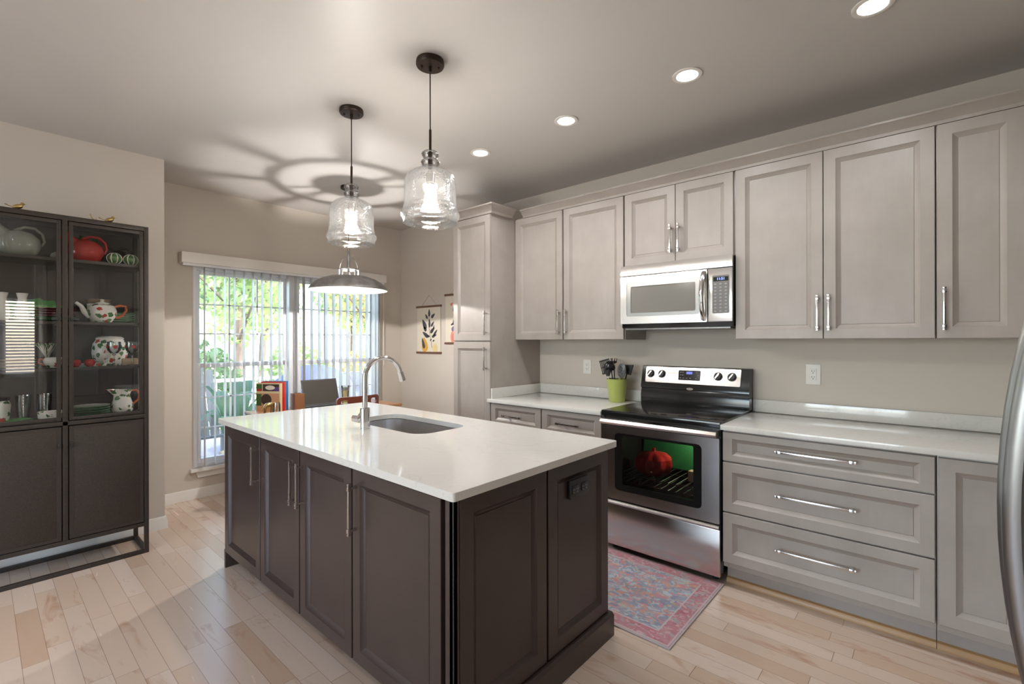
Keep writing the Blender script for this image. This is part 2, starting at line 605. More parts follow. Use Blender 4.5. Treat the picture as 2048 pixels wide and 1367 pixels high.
    def prism(s, poly, ext, mi=0):
        """poly: list of 3D points (planar), ext: extrusion vector"""
        n = len(poly)
        e = Vector(ext)
        vs = [tuple(p) for p in poly] + [tuple(Vector(p) + e) for p in poly]
        fs = [tuple(range(n)), tuple(range(2 * n - 1, n - 1, -1))] + [((i + 1) % n, i, n + i, n + (i + 1) % n) for i in range(n)]
        return s.add(vs, fs, mi)

    def sweep(s, prof, path, mi=0):
        """profile of (out, up) swept along a horizontal polyline of (x, y, nx, ny): outward normal given per point"""
        k = len(prof)
        vs = []
        for x, y, nx, ny in path:
            for a, h in prof:
                vs.append((x + nx * a, y + ny * a, h))
        fs = []
        for i in range(len(path) - 1):
            for j in range(k):
                j2 = (j + 1) % k
                fs.append((i * k + j, i * k + j2, (i + 1) * k + j2, (i + 1) * k + j))
        fs.append(tuple(range(k)))
        fs.append(tuple((len(path) - 1) * k + j for j in reversed(range(k))))
        return s.add(vs, fs, mi)

    def build(s, name, mats, parent=None, smooth=35):
        me = bpy.data.meshes.new(name)
        root = parent
        while root is not None and root.parent is not None:
            root = root.parent
        off = Vector(root.location) if root is not None else Vector((0, 0, 0))
        me.from_pydata([tuple(Vector(p) - off) for p in s.v], [], s.f)
        if not isinstance(mats, (list, tuple)): mats = [mats]
        for mm in mats:
            me.materials.append(M[mm] if isinstance(mm, str) else mm)
        if len(mats) > 1:
            me.polygons.foreach_set('material_index', s.m)
        bm = bmesh.new()
        bm.from_mesh(me)
        bmesh.ops.recalc_face_normals(bm, faces=bm.faces[:])
        bm.to_mesh(me)
        bm.free()
        if smooth:
            me.polygons.foreach_set('use_smooth', [True] * len(me.polygons))
            me.set_sharp_from_angle(angle=math.radians(smooth))
        me.update()
        o = bpy.data.objects.new(name, me)
        COL.objects.link(o)
        if parent is not None:
            o.parent = parent
        return o


def thing(name, label, cat, loc=(0, 0, 0), group=None):
    o = bpy.data.objects.new(name, None)
    o.empty_display_size = 0.05
    COL.objects.link(o)
    o.location = loc
    return tag(o, label, cat, group)


def tag(o, label, cat, group=None):
    o['label'] = label
    o['category'] = cat
    if group: o['group'] = group
    return o


def solo(name, mb, mats, label, cat, loc=None, group=None, smooth=35):
    """a thing made of one mesh, origin moved to loc"""
    if loc is not None:
        mb.v = [(p[0] - loc[0], p[1] - loc[1], p[2] - loc[2]) for p in mb.v]
    o = mb.build(name, mats, None, smooth)
    if loc is not None: o.location = loc
    return tag(o, label, cat, group)


def struct(name, mb, mats, parent=None, smooth=35):
    o = mb.build(name, mats, parent, smooth)
    if parent is None: o['kind'] = 'structure'
    return o


def dup(root, loc, label=None, rotz=None):
    r = root.copy()
    COL.objects.link(r)
    r.location = loc
    if rotz is not None: r.rotation_euler = (0, 0, rotz)
    if label: r['label'] = label
    for ch in list(root.children):
        c = ch.copy()
        COL.objects.link(c)
        c.parent = r
        for g in ch.children:
            d = g.copy()
            COL.objects.link(d)
            d.parent = c
    return r


def lamp(name, kind, loc, energy, color, parent, **k):
    d = bpy.data.lights.new(name, kind)
    d.energy = energy
    d.color = color
    for kk, v in k.items():
        setattr(d, kk, v)
    o = bpy.data.objects.new(name, d)
    COL.objects.link(o)
    o.location = Vector(loc) - Vector(parent.location)
    o.parent = parent
    return o


def FY(y0):   # faces -Y
    return lambda u, v, n: (u, y0 - n, v)


def FXp(x0):  # faces +X
    return lambda u, v, n: (x0 + n, u, v)


def FXm(x0):  # faces -X
    return lambda u, v, n: (x0 - n, u, v)


def bar_handle(fr, u, v, length, vertical=True, proj=0.032, r=0.0055):
    """square-ended bar pull with two posts; centre (u,v)"""
    mb = MB()
    h = length / 2

    def bx(a0, a1, b0, b1, n0, n1, bev=0.0):
        p, q = fr(a0, b0, n0), fr(a1, b1, n1)
        mb.box(p[0], q[0], p[1], q[1], p[2], q[2], bev)
    def uv(a, b, n0, n1, wa, wb, bev=0.0):
        if vertical: bx(u - wa, u + wa, v + a, v + b, n0, n1, bev)
        else: bx(u + a, u + b, v - wa, v + wa, n0, n1, bev)
    uv(-h, h, proj - r, proj + r, r, r, 0.002)
    for sgn in (-1, 1):
        c = sgn * (h - 0.016)
        uv(c - 0.005, c + 0.005, 0, proj, 0.005, 0.005)
        uv(c - 0.009, c + 0.009, proj - r * 1.35, proj + r * 1.35, r * 1.35, r * 1.35, 0.001)
        uv(sgn * h - 0.004, sgn * h + 0.004, proj - r * 1.2, proj + r * 1.2, r * 1.2, r * 1.2, 0.001)
    return mb


def cab_front(parent, name, fr, u0, u1, v0, v1, mats, handle=None, hm='pewter', **k):
    d = MB().front(fr, u0, u1, v0, v1, **k).build(name, mats, parent)
    if handle:
        hu, hv, ln, vert = handle
        fh = lambda u, v, n: fr(u, v, n + 0.02)
        bar_handle(fh, hu, hv, ln, vert).build('handle', hm, d)
    return d


# ================================================================== THE ROOM
CZ = 2.74
XW, YW = -4.862, 3.45        # window wall, cabinet wall
XS = -4.27                   # wall behind the china cabinet
XR, YE, XE, YB = 0.95, 0.50, 3.2, -4.0

struct('floor', MB().box(-5.0, XE + 0.15, YB - 0.15, YW + 0.15, -0.12, 0.0), 'floor', smooth=0)
struct('ceiling', MB().box(-5.0, XE + 0.15, YB - 0.15, YW + 0.15, CZ, CZ + 0.15), 'ceiling', smooth=0)
struct('deck_shade_block', MB().box(-5.0, XE + 0.15, YB - 0.15, YW + 0.15, CZ + 0.16, 5.9), 'shade_block', smooth=0)  # unseen tall block added above the ceiling to shade the deck
struct('wall_north', MB().box(-5.0, XR + 0.15, YW, YW + 0.15, 0, CZ), 'wall', smooth=0)
struct('wall_west', MB().box(XS - 0.72, XS, YB, 0.925, 0, CZ), 'wall', smooth=0)
wy0, wy1, wz0, wz1 = 1.262, 3.125, 0.268, 2.06
struct('wall_window', MB().box(XW - 0.14, XW, 0.925, wy0, 0, CZ).box(XW - 0.14, XW, wy1, YW, 0, CZ)
       .box(XW - 0.14, XW, wy0, wy1, 0, wz0).box(XW - 0.14, XW, wy0, wy1, wz1, CZ), 'wall', smooth=0)
struct('wall_east', MB().box(XR, XR + 0.12, YE, YW, 0, CZ), 'wall', smooth=0)
struct('wall_return', MB().box(XR + 0.12, XE, YE + 2.0, YE + 2.12, 0, CZ), 'wall', smooth=0)
ry0, ry1, rz0, rz1 = -0.45, 0.95, 0.85, 2.1
struct('wall_side', MB().box(XE, XE + 0.14, YB, ry0, 0, CZ).box(XE, XE + 0.14, ry1, YE + 2.0, 0, CZ)
       .box(XE, XE + 0.14, ry0, ry1, 0, rz0).box(XE, XE + 0.14, ry0, ry1, rz1, CZ), 'wall', smooth=0)
bx0, bx1, bz0, bz1 = -3.3, -0.5, 0.3, 2.25
struct('wall_rear', MB().box(XS - 0.72, bx0, YB - 0.14, YB, 0, CZ).box(bx1, XE + 0.14, YB - 0.14, YB, 0, CZ)
       .box(bx0, bx1, YB - 0.14, YB, 0, bz0).box(bx0, bx1, YB - 0.14, YB, bz1, CZ), 'wall', smooth=0)


def baseboard(name, path):
    prof = [(0, 0), (0.016, 0), (0.016, 0.012), (0.014, 0.055), (0.011, 0.066), (0.011, 0.072), (0.006, 0.088), (0, 0.09)]
    struct(name, MB().sweep(prof, path), 'trim')


baseboard('baseboard_west', [(XS, YB, 1, 0), (XS, 0.925, 1, 1), (XS - 0.55, 0.925, 0, 1)])
baseboard('baseboard_window', [(XW, 0.93, 1, 0), (XW, YW, 1, -1), (-3.16, YW, 0, -1)])

# dining window: two double-hung units, sash by sash
def window_unit(parent, y0, y1):
    x0, x1 = XW - 0.095, XW - 0.02
    fw_ = 0.03
    zm = 1.17
    # upper sash (outer), lower sash (inner)
    for nm, za, zb, xa, xb in (('upper_sash', zm - 0.02, wz1 - 0.03, x0 + 0.0, x0 + 0.035), ('lower_sash', wz0 + 0.03, zm + 0.02, x0 + 0.035, x0 + 0.07)):
        a, b = y0 + fw_ * 0.35, y1 - fw_ * 0.35
        mb = MB()
        w = 0.032
        mb.box(xa, xb, a, a + w, za, zb, 0.002).box(xa, xb, b - w, b, za, zb, 0.002)
        mb.box(xa, xb, a + w, b - w, za, za + 0.04, 0.002).box(xa, xb, a + w, b - w, zb - 0.04, zb, 0.002)
        sash = mb.build(nm, 'vinyl', parent)
        xm = (xa + xb) / 2
        mu = MB()
        for k in (1, 2):
            yy = a + w + (b - a - 2 * w) * k / 3
            mu.box(xm - 0.006, xm + 0.006, yy - 0.007, yy + 0.007, za + 0.04, zb - 0.04)
            zz = za + 0.04 + (zb - za - 0.08) * k / 3
            mu.box(xm - 0.006, xm + 0.006, a + w, b - w, zz - 0.006, zz + 0.006)
        mu.build('muntins', 'vinyl', sash)
        MB().box(xm - 0.002, xm + 0.002, a + w * 0.8, b - w * 0.8, za + 0.03, zb - 0.03).build('pane', 'glass', sash, smooth=0)


w1 = bpy.data.objects.new('window_1', None)
COL.objects.link(w1)
w1['kind'] = 'structure'
w1.location = (XW, (wy0 + wy1) / 2, wz0)
ym = (2.095 + 2.195) / 2
fr = MB()
fr.box(XW - 0.12, XW - 0.002, wy0, wy0 + 0.03, wz0, wz1, 0.003).box(XW - 0.12, XW - 0.002, wy1 - 0.03, wy1, wz0, wz1, 0.003)
fr.box(XW - 0.12, XW - 0.002, wy0 + 0.03, wy1 - 0.03, wz1 - 0.035, wz1, 0.003).box(XW - 0.12, XW - 0.01, wy0 + 0.03, wy1 - 0.03, wz0, wz0 + 0.03, 0.003)
fr.box(XW - 0.12, XW - 0.002, ym - 0.05, ym + 0.05, wz0 + 0.03, wz1 - 0.035, 0.003)
fr.build('window_frame', 'vinyl', w1)
MB().box(XW - 0.01, XW + 0.045, wy0 - 0.03, wy1 + 0.03, wz0 - 0.03, wz0 - 0.002, 0.006).build('window_sill', 'trim', w1)
MB().prism([(XW, wy0 + 0.01, wz0 - 0.03), (XW, wy1 - 0.01, wz0 - 0.03), (XW, wy1 - 0.03, wz0 - 0.085), (XW, wy0 + 0.03, wz0 - 0.085)], (0.016, 0, 0)).build('apron', 'trim', w1)
window_unit(w1, wy0 + 0.022, ym - 0.04)
window_unit(w1, ym + 0.04, wy1 - 0.022)

# rear and side windows (behind the camera): frames, panes and, on the side one, horizontal blinds
w2 = bpy.data.objects.new('window_2', None)
COL.objects.link(w2)
w2['kind'] = 'structure'
w2.location = (bx0, YB, bz0)
fr = MB()
for xx in (bx0, (bx0 * 2 + bx1) / 3, (bx0 + bx1 * 2) / 3, bx1):
    fr.box(xx - 0.04, xx + 0.04, YB - 0.10, YB - 0.02, bz0, bz1, 0.003)
fr.box(bx0, bx1, YB - 0.10, YB - 0.02, bz0 - 0.02, bz0 + 0.05).box(bx0, bx1, YB - 0.10, YB - 0.02, bz1 - 0.05, bz1 + 0.02)
fr.build('window_frame', 'vinyl', w2)
w3 = bpy.data.objects.new('window_3', None)
COL.objects.link(w3)
w3['kind'] = 'structure'
w3.location = (XE, ry0, rz0)
fr = MB()
for yy in (ry0, (ry0 + ry1) / 2, ry1):
    fr.box(XE - 0.01, XE + 0.05, yy - 0.05, yy + 0.05, rz0 - 0.03, rz1 + 0.03, 0.003)
for zz in (rz0, rz1):
    fr.box(XE - 0.01, XE + 0.05, ry0, ry1, zz - 0.04, zz + 0.04, 0.003)
fr.build('window_frame', 'vinyl', w3)
bl = thing('horizontal_blind', 'white horizontal slat blind over the side window behind the camera', 'blind', (XE - 0.05, 0.25, rz1))
mb = MB()
for k in range(24):
    z = rz0 + 0.04 + k * 0.05
    mb.prism([(XE - 0.085, ry0 + 0.03, z - 0.012), (XE - 0.035, ry0 + 0.03, z + 0.012), (XE - 0.035, ry1 - 0.03, z + 0.012), (XE - 0.085, ry1 - 0.03, z - 0.012)], (0.001, 0, 0.003))
mb.build('slats', 'slat', bl, smooth=0)
MB().box(XE - 0.09, XE - 0.03, ry0 + 0.02, ry1 - 0.02, rz1 - 0.03, rz1 + 0.03, 0.003).build('headrail', 'vinyl', bl)

# vertical blind over the dining window
vb = thing('vertical_blind', 'white vertical slat blind with valance over the dining window', 'blind', (XW, 2.17, 2.0))
MB().box(XW + 0.002, XW + 0.095, 1.154, 3.182, 2.066, 2.157, 0.004).build('valance', 'trim', vb)
MB().box(XW + 0.03, XW + 0.07, 1.17, 3.165, 2.045, 2.066).build('headrail', 'vinyl', vb)
ys = [1.334 + 0.0807 * k for k in range(22)] + [3.075, 3.095]
dl = math.radians(7)
for y in ys:
    dx, dy = math.cos(dl) * 0.043, -math.sin(dl) * 0.043
    cx = XW + 0.05
    pts = []
    for q in (-1, -0.5, 0, 0.5, 1):
        pts.append((cx + dx * q, y + dy * q + 0.003 * (1 - q * q)))
    mb = MB()
    vs = [(p[0], p[1], 0.285) for p in pts] + [(p[0], p[1], 2.046) for p in pts]
    vs += [(p[0], p[1] + 0.0012, p[2]) for p in vs]
    n5 = 5
    fs = []
    for i in range(4):
        fs += [(i, i + 1, 6 + i, 5 + i), (11 + i, 10 + i, 15 + i, 16 + i)]
    fs += [(0, 5, 15, 10), (4, 14, 19, 9)]
    for i in range(4):
        fs += [(i, 10 + i, 11 + i, i + 1), (5 + i, 6 + i, 16 + i, 15 + i)]
    mb.add(vs, fs)
    mb.build('slat', 'slat', vb, smooth=60)
MB().tube([(XW + 0.06, 3.165, 2.04), (XW + 0.05, 3.17, 1.5), (XW + 0.05, 3.17, 1.10)], 0.004, 8).build('wand', 'white_plastic', vb)

# ================================================================== OUTDOORS
struct('ground', MB().box(-60, -5.0, -30, 40, -0.75, -0.7), 'lawn', smooth=0)
struct('deck', MB().box(-9.4, -5.02, -2, 7.5, -0.24, -0.18), 'deck', smooth=0)


def leaves(mb, c, rad, n, size, rng, mi=0):
    for _ in range(n):
        while True:
            d = Vector((rng.uniform(-1, 1), rng.uniform(-1, 1), rng.uniform(-1, 1)))
            if 0.3 < d.length < 1: break
        p = Vector(c) + Vector((d.x * rad[0], d.y * rad[1], d.z * rad[2]))
        a = Vector((rng.uniform(-1, 1), rng.uniform(-1, 1), rng.uniform(-1, 1))).normalized()
        b = a.orthogonal().normalized()
        sz = size * rng.uniform(0.6, 1.4)
        mb.add([p - a * sz, p + b * sz * 0.5, p + a * sz, p - b * sz * 0.5], [(0, 1, 2, 3)], mi)


def tree(name, label, loc, h, rad, n, leaf, size, lean=0.0, cat='tree'):
    t_ = thing(name, label, cat, loc)
    rng = random.Random(hash(label) % 1000 if False else int(abs(loc[0] * 97 + loc[1] * 31)))
    x, y, z = loc
    tr = MB().tube([(x, y, z), (x, y + lean * 0.4, z + h * 0.35), (x + 0.1, y + lean, z + h * 0.75)], 0.1, 8, rs=[0.14, 0.10, 0.05])
    for k in range(7):
        a = k * 2.4
        z0 = h * (0.30 + 0.06 * k)
        tr.tube([(x, y + lean * 0.5, z + z0), (x + math.cos(a) * rad * 0.45, y + lean * 0.6 + math.sin(a) * rad * 0.45, z + z0 + h * 0.12),
                 (x + math.cos(a) * rad * 0.8, y + lean * 0.7 + math.sin(a) * rad * 0.8, z + z0 + h * 0.2)], 0.03, 6, rs=[0.05, 0.03, 0.012])
    tr.build('trunk', 'bark', t_)
    cr = MB()
    for k in range(9):
        a = k * 2.4
        rr = rad * (0.15 + 0.55 * rng.random())
        leaves(cr, (x + math.cos(a) * rr, y + lean * 0.7 + math.sin(a) * rr, z + h * (0.42 + 0.055 * k)), (rad * 0.5, rad * 0.5, h * 0.13), n // 9, size, rng)
    cr.build('crown', leaf, t_, smooth=0)
    return t_


for kind, lbl, loc, h, rad, n, lf, size, lean in (
        ('maple_tree', 'leafy green tree seen through the left half of the window', (-13.5, 4.5, -0.7), 6.6, 1.7, 1900, 'leaf_a', 0.11, 0.0),
        ('oak_tree', 'yellowing tree seen through the right half of the window', (-13.5, 8.4, -0.7), 6.2, 1.6, 1700, 'leaf_b', 0.11, 0.0),
        ('maple_tree', 'tree with a slim leaning trunk behind the left window sash', (-18.2, 6.8, -0.7), 7.5, 1.9, 1500, 'leaf_a', 0.12, 0.3),
        ('evergreen_tree', 'dark green tree farthest right through the window', (-18.0, 11.4, -0.7), 7.5, 1.9, 2000, 'leaf_c', 0.13, 0.0),
        ('evergreen_tree', 'dark bushy tree deep in the garden behind the leaning trunk', (-24.0, 8.2, -0.7), 8.5, 2.5, 2600, 'leaf_c', 0.16, 0.0),
        ('maple_tree', 'pale tree deep in the garden at the right of the window', (-24.0, 13.8, -0.7), 8.5, 2.5, 2600, 'leaf_a', 0.16, 0.0),
        ('evergreen_tree', 'far treetop in the gap left of the middle window post', (-31.5, 10.5, -0.7), 9.5, 3.2, 2600, 'leaf_a', 0.22, 0.0),
        ('evergreen_tree', 'far treetop right of the middle window post', (-31.5, 17.8, -0.7), 9.5, 3.2, 2600, 'leaf_b', 0.22, 0.0)):
    tree(kind, lbl, loc, h, rad, n, lf, size, lean)
for k, (x, y, r, lf, lb) in enumerate([(-11.2, 3.0, 0.85, 'leaf_c', 'low dark shrub beyond the lawn at the left of the window'),
                                       (-11.2, 5.0, 0.85, 'leaf_a', 'rounded green shrub beyond the deck rail'),
                                       (-11.2, 6.9, 0.8, 'leaf_b', 'reddish flowering shrub beside the window post'),
                                       (-11.2, 8.9, 0.85, 'leaf_a', 'bright green shrub behind the covered patio chair')]):
    s_ = thing('garden_shrub', lb, 'shrub', (x, y, -0.7))
    rng = random.Random(k + 50)
    mb = MB()
    leaves(mb, (x, y, r * 1.2 - 0.7), (r, r, r * 1.25), 1300, 0.09, rng)
    mb.build('foliage', lf, s_, smooth=0)
    MB().tube([(x, y, -0.72), (x, y, 0.1)], 0.03, 6).build('stem', 'bark', s_)

rail = thing('deck_railing', 'white deck railing with thin balusters outside the window', 'railing', (-9.2, 2.5, -0.18))
mb = MB()
mb.box(-9.25, -9.15, -1.5, 7.2, 0.68, 0.73).box(-9.22, -9.18, -1.5, 7.2, -0.08, -0.03)
mb.build('rails', 'railpaint', rail)
for y in (-1.4, 0.4, 2.2, 4.0, 5.8, 7.1):
    MB().box(-9.25, -9.15, y - 0.05, y + 0.05, -0.18, 0.80, 0.005).build('post', 'railpaint', rail)
mb = MB()
for k in range(60):
    y = -1.4 + k * 0.142
    mb.box(-9.215, -9.185, y - 0.015, y + 0.015, -0.05, 0.69)
mb.build('balusters', 'railpaint', rail)

gx, gy = -6.8, 3.28
mb = MB()
prof = [(0.70, -0.18), (0.72, 0.0), (0.70, 0.35), (0.66, 0.58), (0.54, 0.82), (0.34, 0.97), (0.14, 1.035), (0.0, 1.045)]
o0 = len(mb.v)
mb.lathe(prof, (gx, gy, 0), 40, sx=0.75, sy=1.0)
for i, p in enumerate(mb.v):
    a = math.atan2(p[1] - gy, p[0] - gx)
    f = 1 + 0.035 * math.sin(a * 9) * max(0, 1.1 - p[2])
    mb.v[i] = (gx + (p[0] - gx) * f, gy + (p[1] - gy) * f, p[2])
solo('covered_grill', mb, 'tarp', 'domed blue-grey cover over a grill outside the window', 'grill', (gx, gy, -0.18))
mb = MB()
mb.box(-8.3, -7.6, 4.22, 4.85, -0.18, 0.50, 0.07).box(-8.3, -8.0, 4.22, 4.85, 0.40, 0.80, 0.07)
solo('covered_patio_chair', mb, 'tarp', 'boxy patio chair under a blue-grey cover, right of the grill', 'chair', (-7.9, 4.5, -0.18))
ch = thing('adirondack_chair', 'grey-green slatted deck chair outside the left window', 'chair', (-6.6, 1.75, -0.18))
M['sage'] = mat('sage_paint', (0.10, 0.115, 0.12), 0.6)
bk = MB()
for k in range(6):
    y = 1.42 + k * 0.115
    bk.prism([(-6.95, y, 0.15), (-6.95, y + 0.1, 0.15), (-7.25, y + 0.1, 1.0 + 0.08 * math.sin(k / 5 * PI)), (-7.25, y, 1.0 + 0.08 * math.sin(k / 5 * PI))], (0.025, 0, 0.008))
bk.build('backrest', 'sage', ch)
MB().prism([(-6.95, 1.42, 0.15), (-6.95, 2.1, 0.15), (-6.35, 2.1, 0.24), (-6.35, 1.42, 0.24)], (0, 0, 0.025)).build('seat', 'sage', ch)
for y in (1.36, 2.1):
    MB().box(-7.0, -6.3, y, y + 0.12, 0.44, 0.47, 0.004).build('armrest', 'sage', ch)
    MB().box(-6.42, -6.34, y + 0.02, y + 0.08, -0.18, 0.44).build('leg', 'sage', ch)
    MB().box(-7.0, -6.92, y + 0.02, y + 0.08, -0.18, 0.44).build('leg', 'sage', ch)
pl = thing('potted_palm', 'broad-leaved potted plant on the deck outside the left window', 'plant', (-5.9, 1.95, -0.18))
MB().lathe([(0.0, -0.18), (0.13, -0.18), (0.17, 0.12), (0.18, 0.14), (0.16, 0.14), (0.15, 0.10), (0, 0.10)], (-5.9, 1.95, 0), 20).build('pot', 'tan', pl)
mb = MB()
rng = random.Random(5)
for k in range(13):
    a = k * 2.4
    ln = rng.uniform(0.5, 0.85)
    hh = rng.uniform(0.45, 0.85)
    w = 0.07
    vs, fs = [], []
    for i in range(7):
        q = i / 6
        p = Vector((-5.9 + math.cos(a) * ln * q * 0.6, 1.95 + math.sin(a) * ln * q * 0.6, 0.1 + hh * math.sin(q * 2.1)))
        sd_ = Vector((-math.sin(a), math.cos(a), 0)) * w * math.sin(PI * min(1, 0.08 + q * 0.92)) ** 0.7
        vs += [p - sd_, p + sd_]
    for i in range(6): fs.append((2 * i, 2 * i + 1, 2 * i + 3, 2 * i + 2))
    mb.add(vs, fs)
mb.build('leaves', 'leaf_c', pl, smooth=60)

# ================================================================== CABINETS ON THE NORTH WALL
DY = 3.12     # upper carcass front; doors 20 mm in front
fU = FY(DY)
uz0, uz1 = 1.395, 2.435


def upper(name, label, x0, x1, z0, z1, doors, hz, hlen=0.19, xcar=None):
    t_ = thing(name, label, 'cabinet', ((x0 + x1) / 2, YW - 0.17, z0))
    MB().box(x0, xcar or x1, DY + 0.001, YW - 0.001, z0, z1 + 0.01, 0.001).build('body', 'cab', t_)
    for a, b, hx in doors:
        cab_front(t_, 'door', fU, a, b, z0 + (0.002 if z0 < 1.5 else 0), z1, 'cab', (hx, hz, hlen, True) if hx is not None else None)
    return t_


upper('upper_cabinet', 'grey-taupe double-door wall cabinet beside the tall pantry', -2.697, -1.655, uz0, uz1,
      [(-2.697, -2.2, -2.2275), (-2.186, -1.66, -2.158)], 1.535)
upper('upper_cabinet', 'short double-door wall cabinet directly above the microwave', -1.652, -0.9, 1.918, uz1,
      [(-1.648, -1.2765, -1.302), (-1.2725, -0.908, -1.247)], 2.07, 0.18)
upper('upper_cabinet', 'wide double-door wall cabinet right of the microwave', -0.897, 0.025, uz0, uz1,
      [(-0.895, -0.4405, -0.463), (-0.4365, 0.0225, -0.41)], 1.54)
upper('upper_cabinet', 'narrow single-door wall cabinet at the right end of the row', 0.0275, 0.325, uz0, uz1,
      [(0.030, 0.322, 0.056)], 1.54, 0.2, XR - 0.002)
# crown along the wall cabinets
prof = [(0, uz1 + 0.002), (0.021, uz1 + 0.002), (0.023, uz1 + 0.018), (0.03, uz1 + 0.024), (0.055, uz1 + 0.052), (0.064, uz1 + 0.056), (0.064, uz1 + 0.066), (0, uz1 + 0.066)]
solo('crown_molding', MB().sweep([(a, h) for a, h in prof], [(-2.61, DY, 0, -1), (XR - 0.002, DY, 0, -1)]), 'cab',
     'long grey-taupe crown along the tops of the wall cabinets', 'molding', (-1, DY, uz1))

# pantry
px0, px1, pyf = -3.147, -2.70, 2.805
pn = thing('pantry_cabinet', 'tall grey-taupe pantry cabinet with two stacked doors', 'cabinet', (-2.92, 3.1, 0))
MB().box(px0, px1, pyf + 0.001, YW - 0.001, 0.1, 2.45, 0.001).build('body', 'cab', pn)
MB().box(px0, px1, pyf + 0.07, YW - 0.01, 0, 0.1).build('toe_kick', 'cab', pn)
fP = FY(pyf)
cab_front(pn, 'door', fP, px0, px1, 1.389, 2.43, 'cab', (-2.735, 1.535, 0.19, True))
cab_front(pn, 'door', fP, px0, px1, 0.115, 1.379, 'cab', (-2.740, 1.24, 0.185, True))
pz = 2.435
prof = [(0, pz), (0.021, pz), (0.023, pz + 0.018), (0.03, pz + 0.024), (0.055, pz + 0.056), (0.064, pz + 0.06), (0.064, pz + 0.072), (0, pz + 0.072)]
MB().sweep(prof, [(px0, YW - 0.002, -1, 0), (px0, pyf, -1, -1), (px1, pyf, 1, -1), (px1, 3.045, 1, 0)]).build('crown', 'cab', pn)

# base cabinets
byf = 2.805          # carcass front; fronts 20 mm proud
fB = FY(byf)


def base_body(t_, x0, x1):
    MB().box(x0, x1, byf + 0.001, YW - 0.002, 0.11, 0.883, 0.001).build('body', 'cab', t_)
    MB().box(x0, x1, byf + 0.07, YW - 0.02, 0.0, 0.11).build('toe_kick', 'cab', t_)
    MB().prism([(x0, byf + 0.07, 0.0), (x0, byf + 0.048, 0.0), (x0, byf + 0.049, 0.014), (x0, byf + 0.056, 0.025), (x0, byf + 0.07, 0.030)], (x1 - x0, 0, 0)).build('shoe_molding', 'shoe', t_)


lb = thing('base_cabinet', 'grey-taupe base cabinet with two top drawers left of the range', 'cabinet', (-2.17, 3.12, 0))
base_body(lb, -2.695, -1.652)
for a, b, hx in ((-2.692, -2.175, -2.442), (-2.165, -1.658, -1.918)):
    cab_front(lb, 'drawer', fB, a, b, 0.712, 0.878, 'cab', (hx, 0.793, 0.19, False), 'pewter', su=0.05, sv=0.035, bw=0.02)
    cab_front(lb, 'door', fB, a, b, 0.13, 0.704, 'cab', (b - 0.035 if a < -2.3 else a + 0.035, 0.61, 0.19, True), 'pewter')
rb = thing('drawer_base_cabinet', 'grey-taupe base cabinet with three wide drawers right of the range', 'cabinet', (-0.43, 3.12, 0))
base_body(rb, -0.876, 0.0225)
for z0, z1, hz, sv in ((0.712, 0.874, 0.806, 0.035), (0.428, 0.704, 0.575, 0.052), (0.143, 0.42, 0.292, 0.052)):
    cab_front(rb, 'drawer', fB, -0.874, 0.0185, z0, z1, 'cab', (-0.432, hz, 0.34, False), 'pewter', su=0.05, sv=sv, bw=0.022)
nb = thing('base_cabinet', 'narrow single-door base cabinet between the wide drawers and the refrigerator', 'cabinet', (0.12, 3.12, 0))
base_body(nb, 0.025, XR - 0.004)
cab_front(nb, 'door', fB, 0.030, 0.315, 0.143, 0.874, 'cab', None)

# worktops with backsplash strips
zt0, zt1 = 0.885, 0.9144
t_ = thing('worktop', 'white quartz worktop between the pantry and the range', 'countertop', (-2.15, 3.1, zt0))
MB().box(-2.698, -1.652, 2.766, YW - 0.002, zt0, zt1, 0.004).box(-2.72, -2.694, 2.766, 2.7845, zt0, zt1, 0.004).build('slab', 'quartz', t_)
MB().box(-2.68, -1.652, YW - 0.022, YW - 0.002, zt1, 0.998, 0.003).build('backsplash', 'quartz', t_)
MB().box(-2.698, -2.68, 2.79, YW - 0.002, zt1, 0.998, 0.003).build('side_splash', 'quartz', t_)
t_ = thing('worktop', 'white quartz worktop right of the range, above the drawers', 'countertop', (0, 3.1, zt0))
MB().box(-0.882, XR - 0.004, 2.766, YW - 0.002, zt0, zt1, 0.004).build('slab', 'quartz', t_)
MB().box(-0.882, XR - 0.004, YW - 0.022, YW - 0.002, zt1, 0.996, 0.003).build('backsplash', 'quartz', t_)


def outlet(loc, label, w=0.075, h=0.118):
    x, z = loc
    t_ = thing('wall_outlet', label, 'outlet', (x, YW, z))
    MB().box(x - w / 2, x + w / 2, YW - 0.006, YW - 0.0005, z - h / 2, z + h / 2, 0.003).build('cover_plate', 'white_plastic', t_)
    r = MB().box(x - 0.018, x + 0.018, YW - 0.009, YW - 0.005, z - 0.035, z + 0.035, 0.002).build('receptacle', 'white_plastic', t_)
    s_ = MB()
    for dz in (0.018, -0.018):
        s_.box(x - 0.008, x - 0.005, YW - 0.0096, YW - 0.0085, z + dz - 0.001, z + dz + 0.007)
        s_.box(x + 0.005, x + 0.008, YW - 0.0096, YW - 0.0085, z + dz, z + dz + 0.006)
        s_.box(x - 0.0025, x + 0.0025, YW - 0.0096, YW - 0.0085, z + dz - 0.011, z + dz - 0.006)
    s_.build('slots', 'grout', r)


outlet((-2.187, 1.166), 'white wall outlet left of the utensil crock', 0.076, 0.12)
outlet((-0.541, 1.175), 'white wall outlet right of the range, under the wall cabinets', 0.079, 0.126)

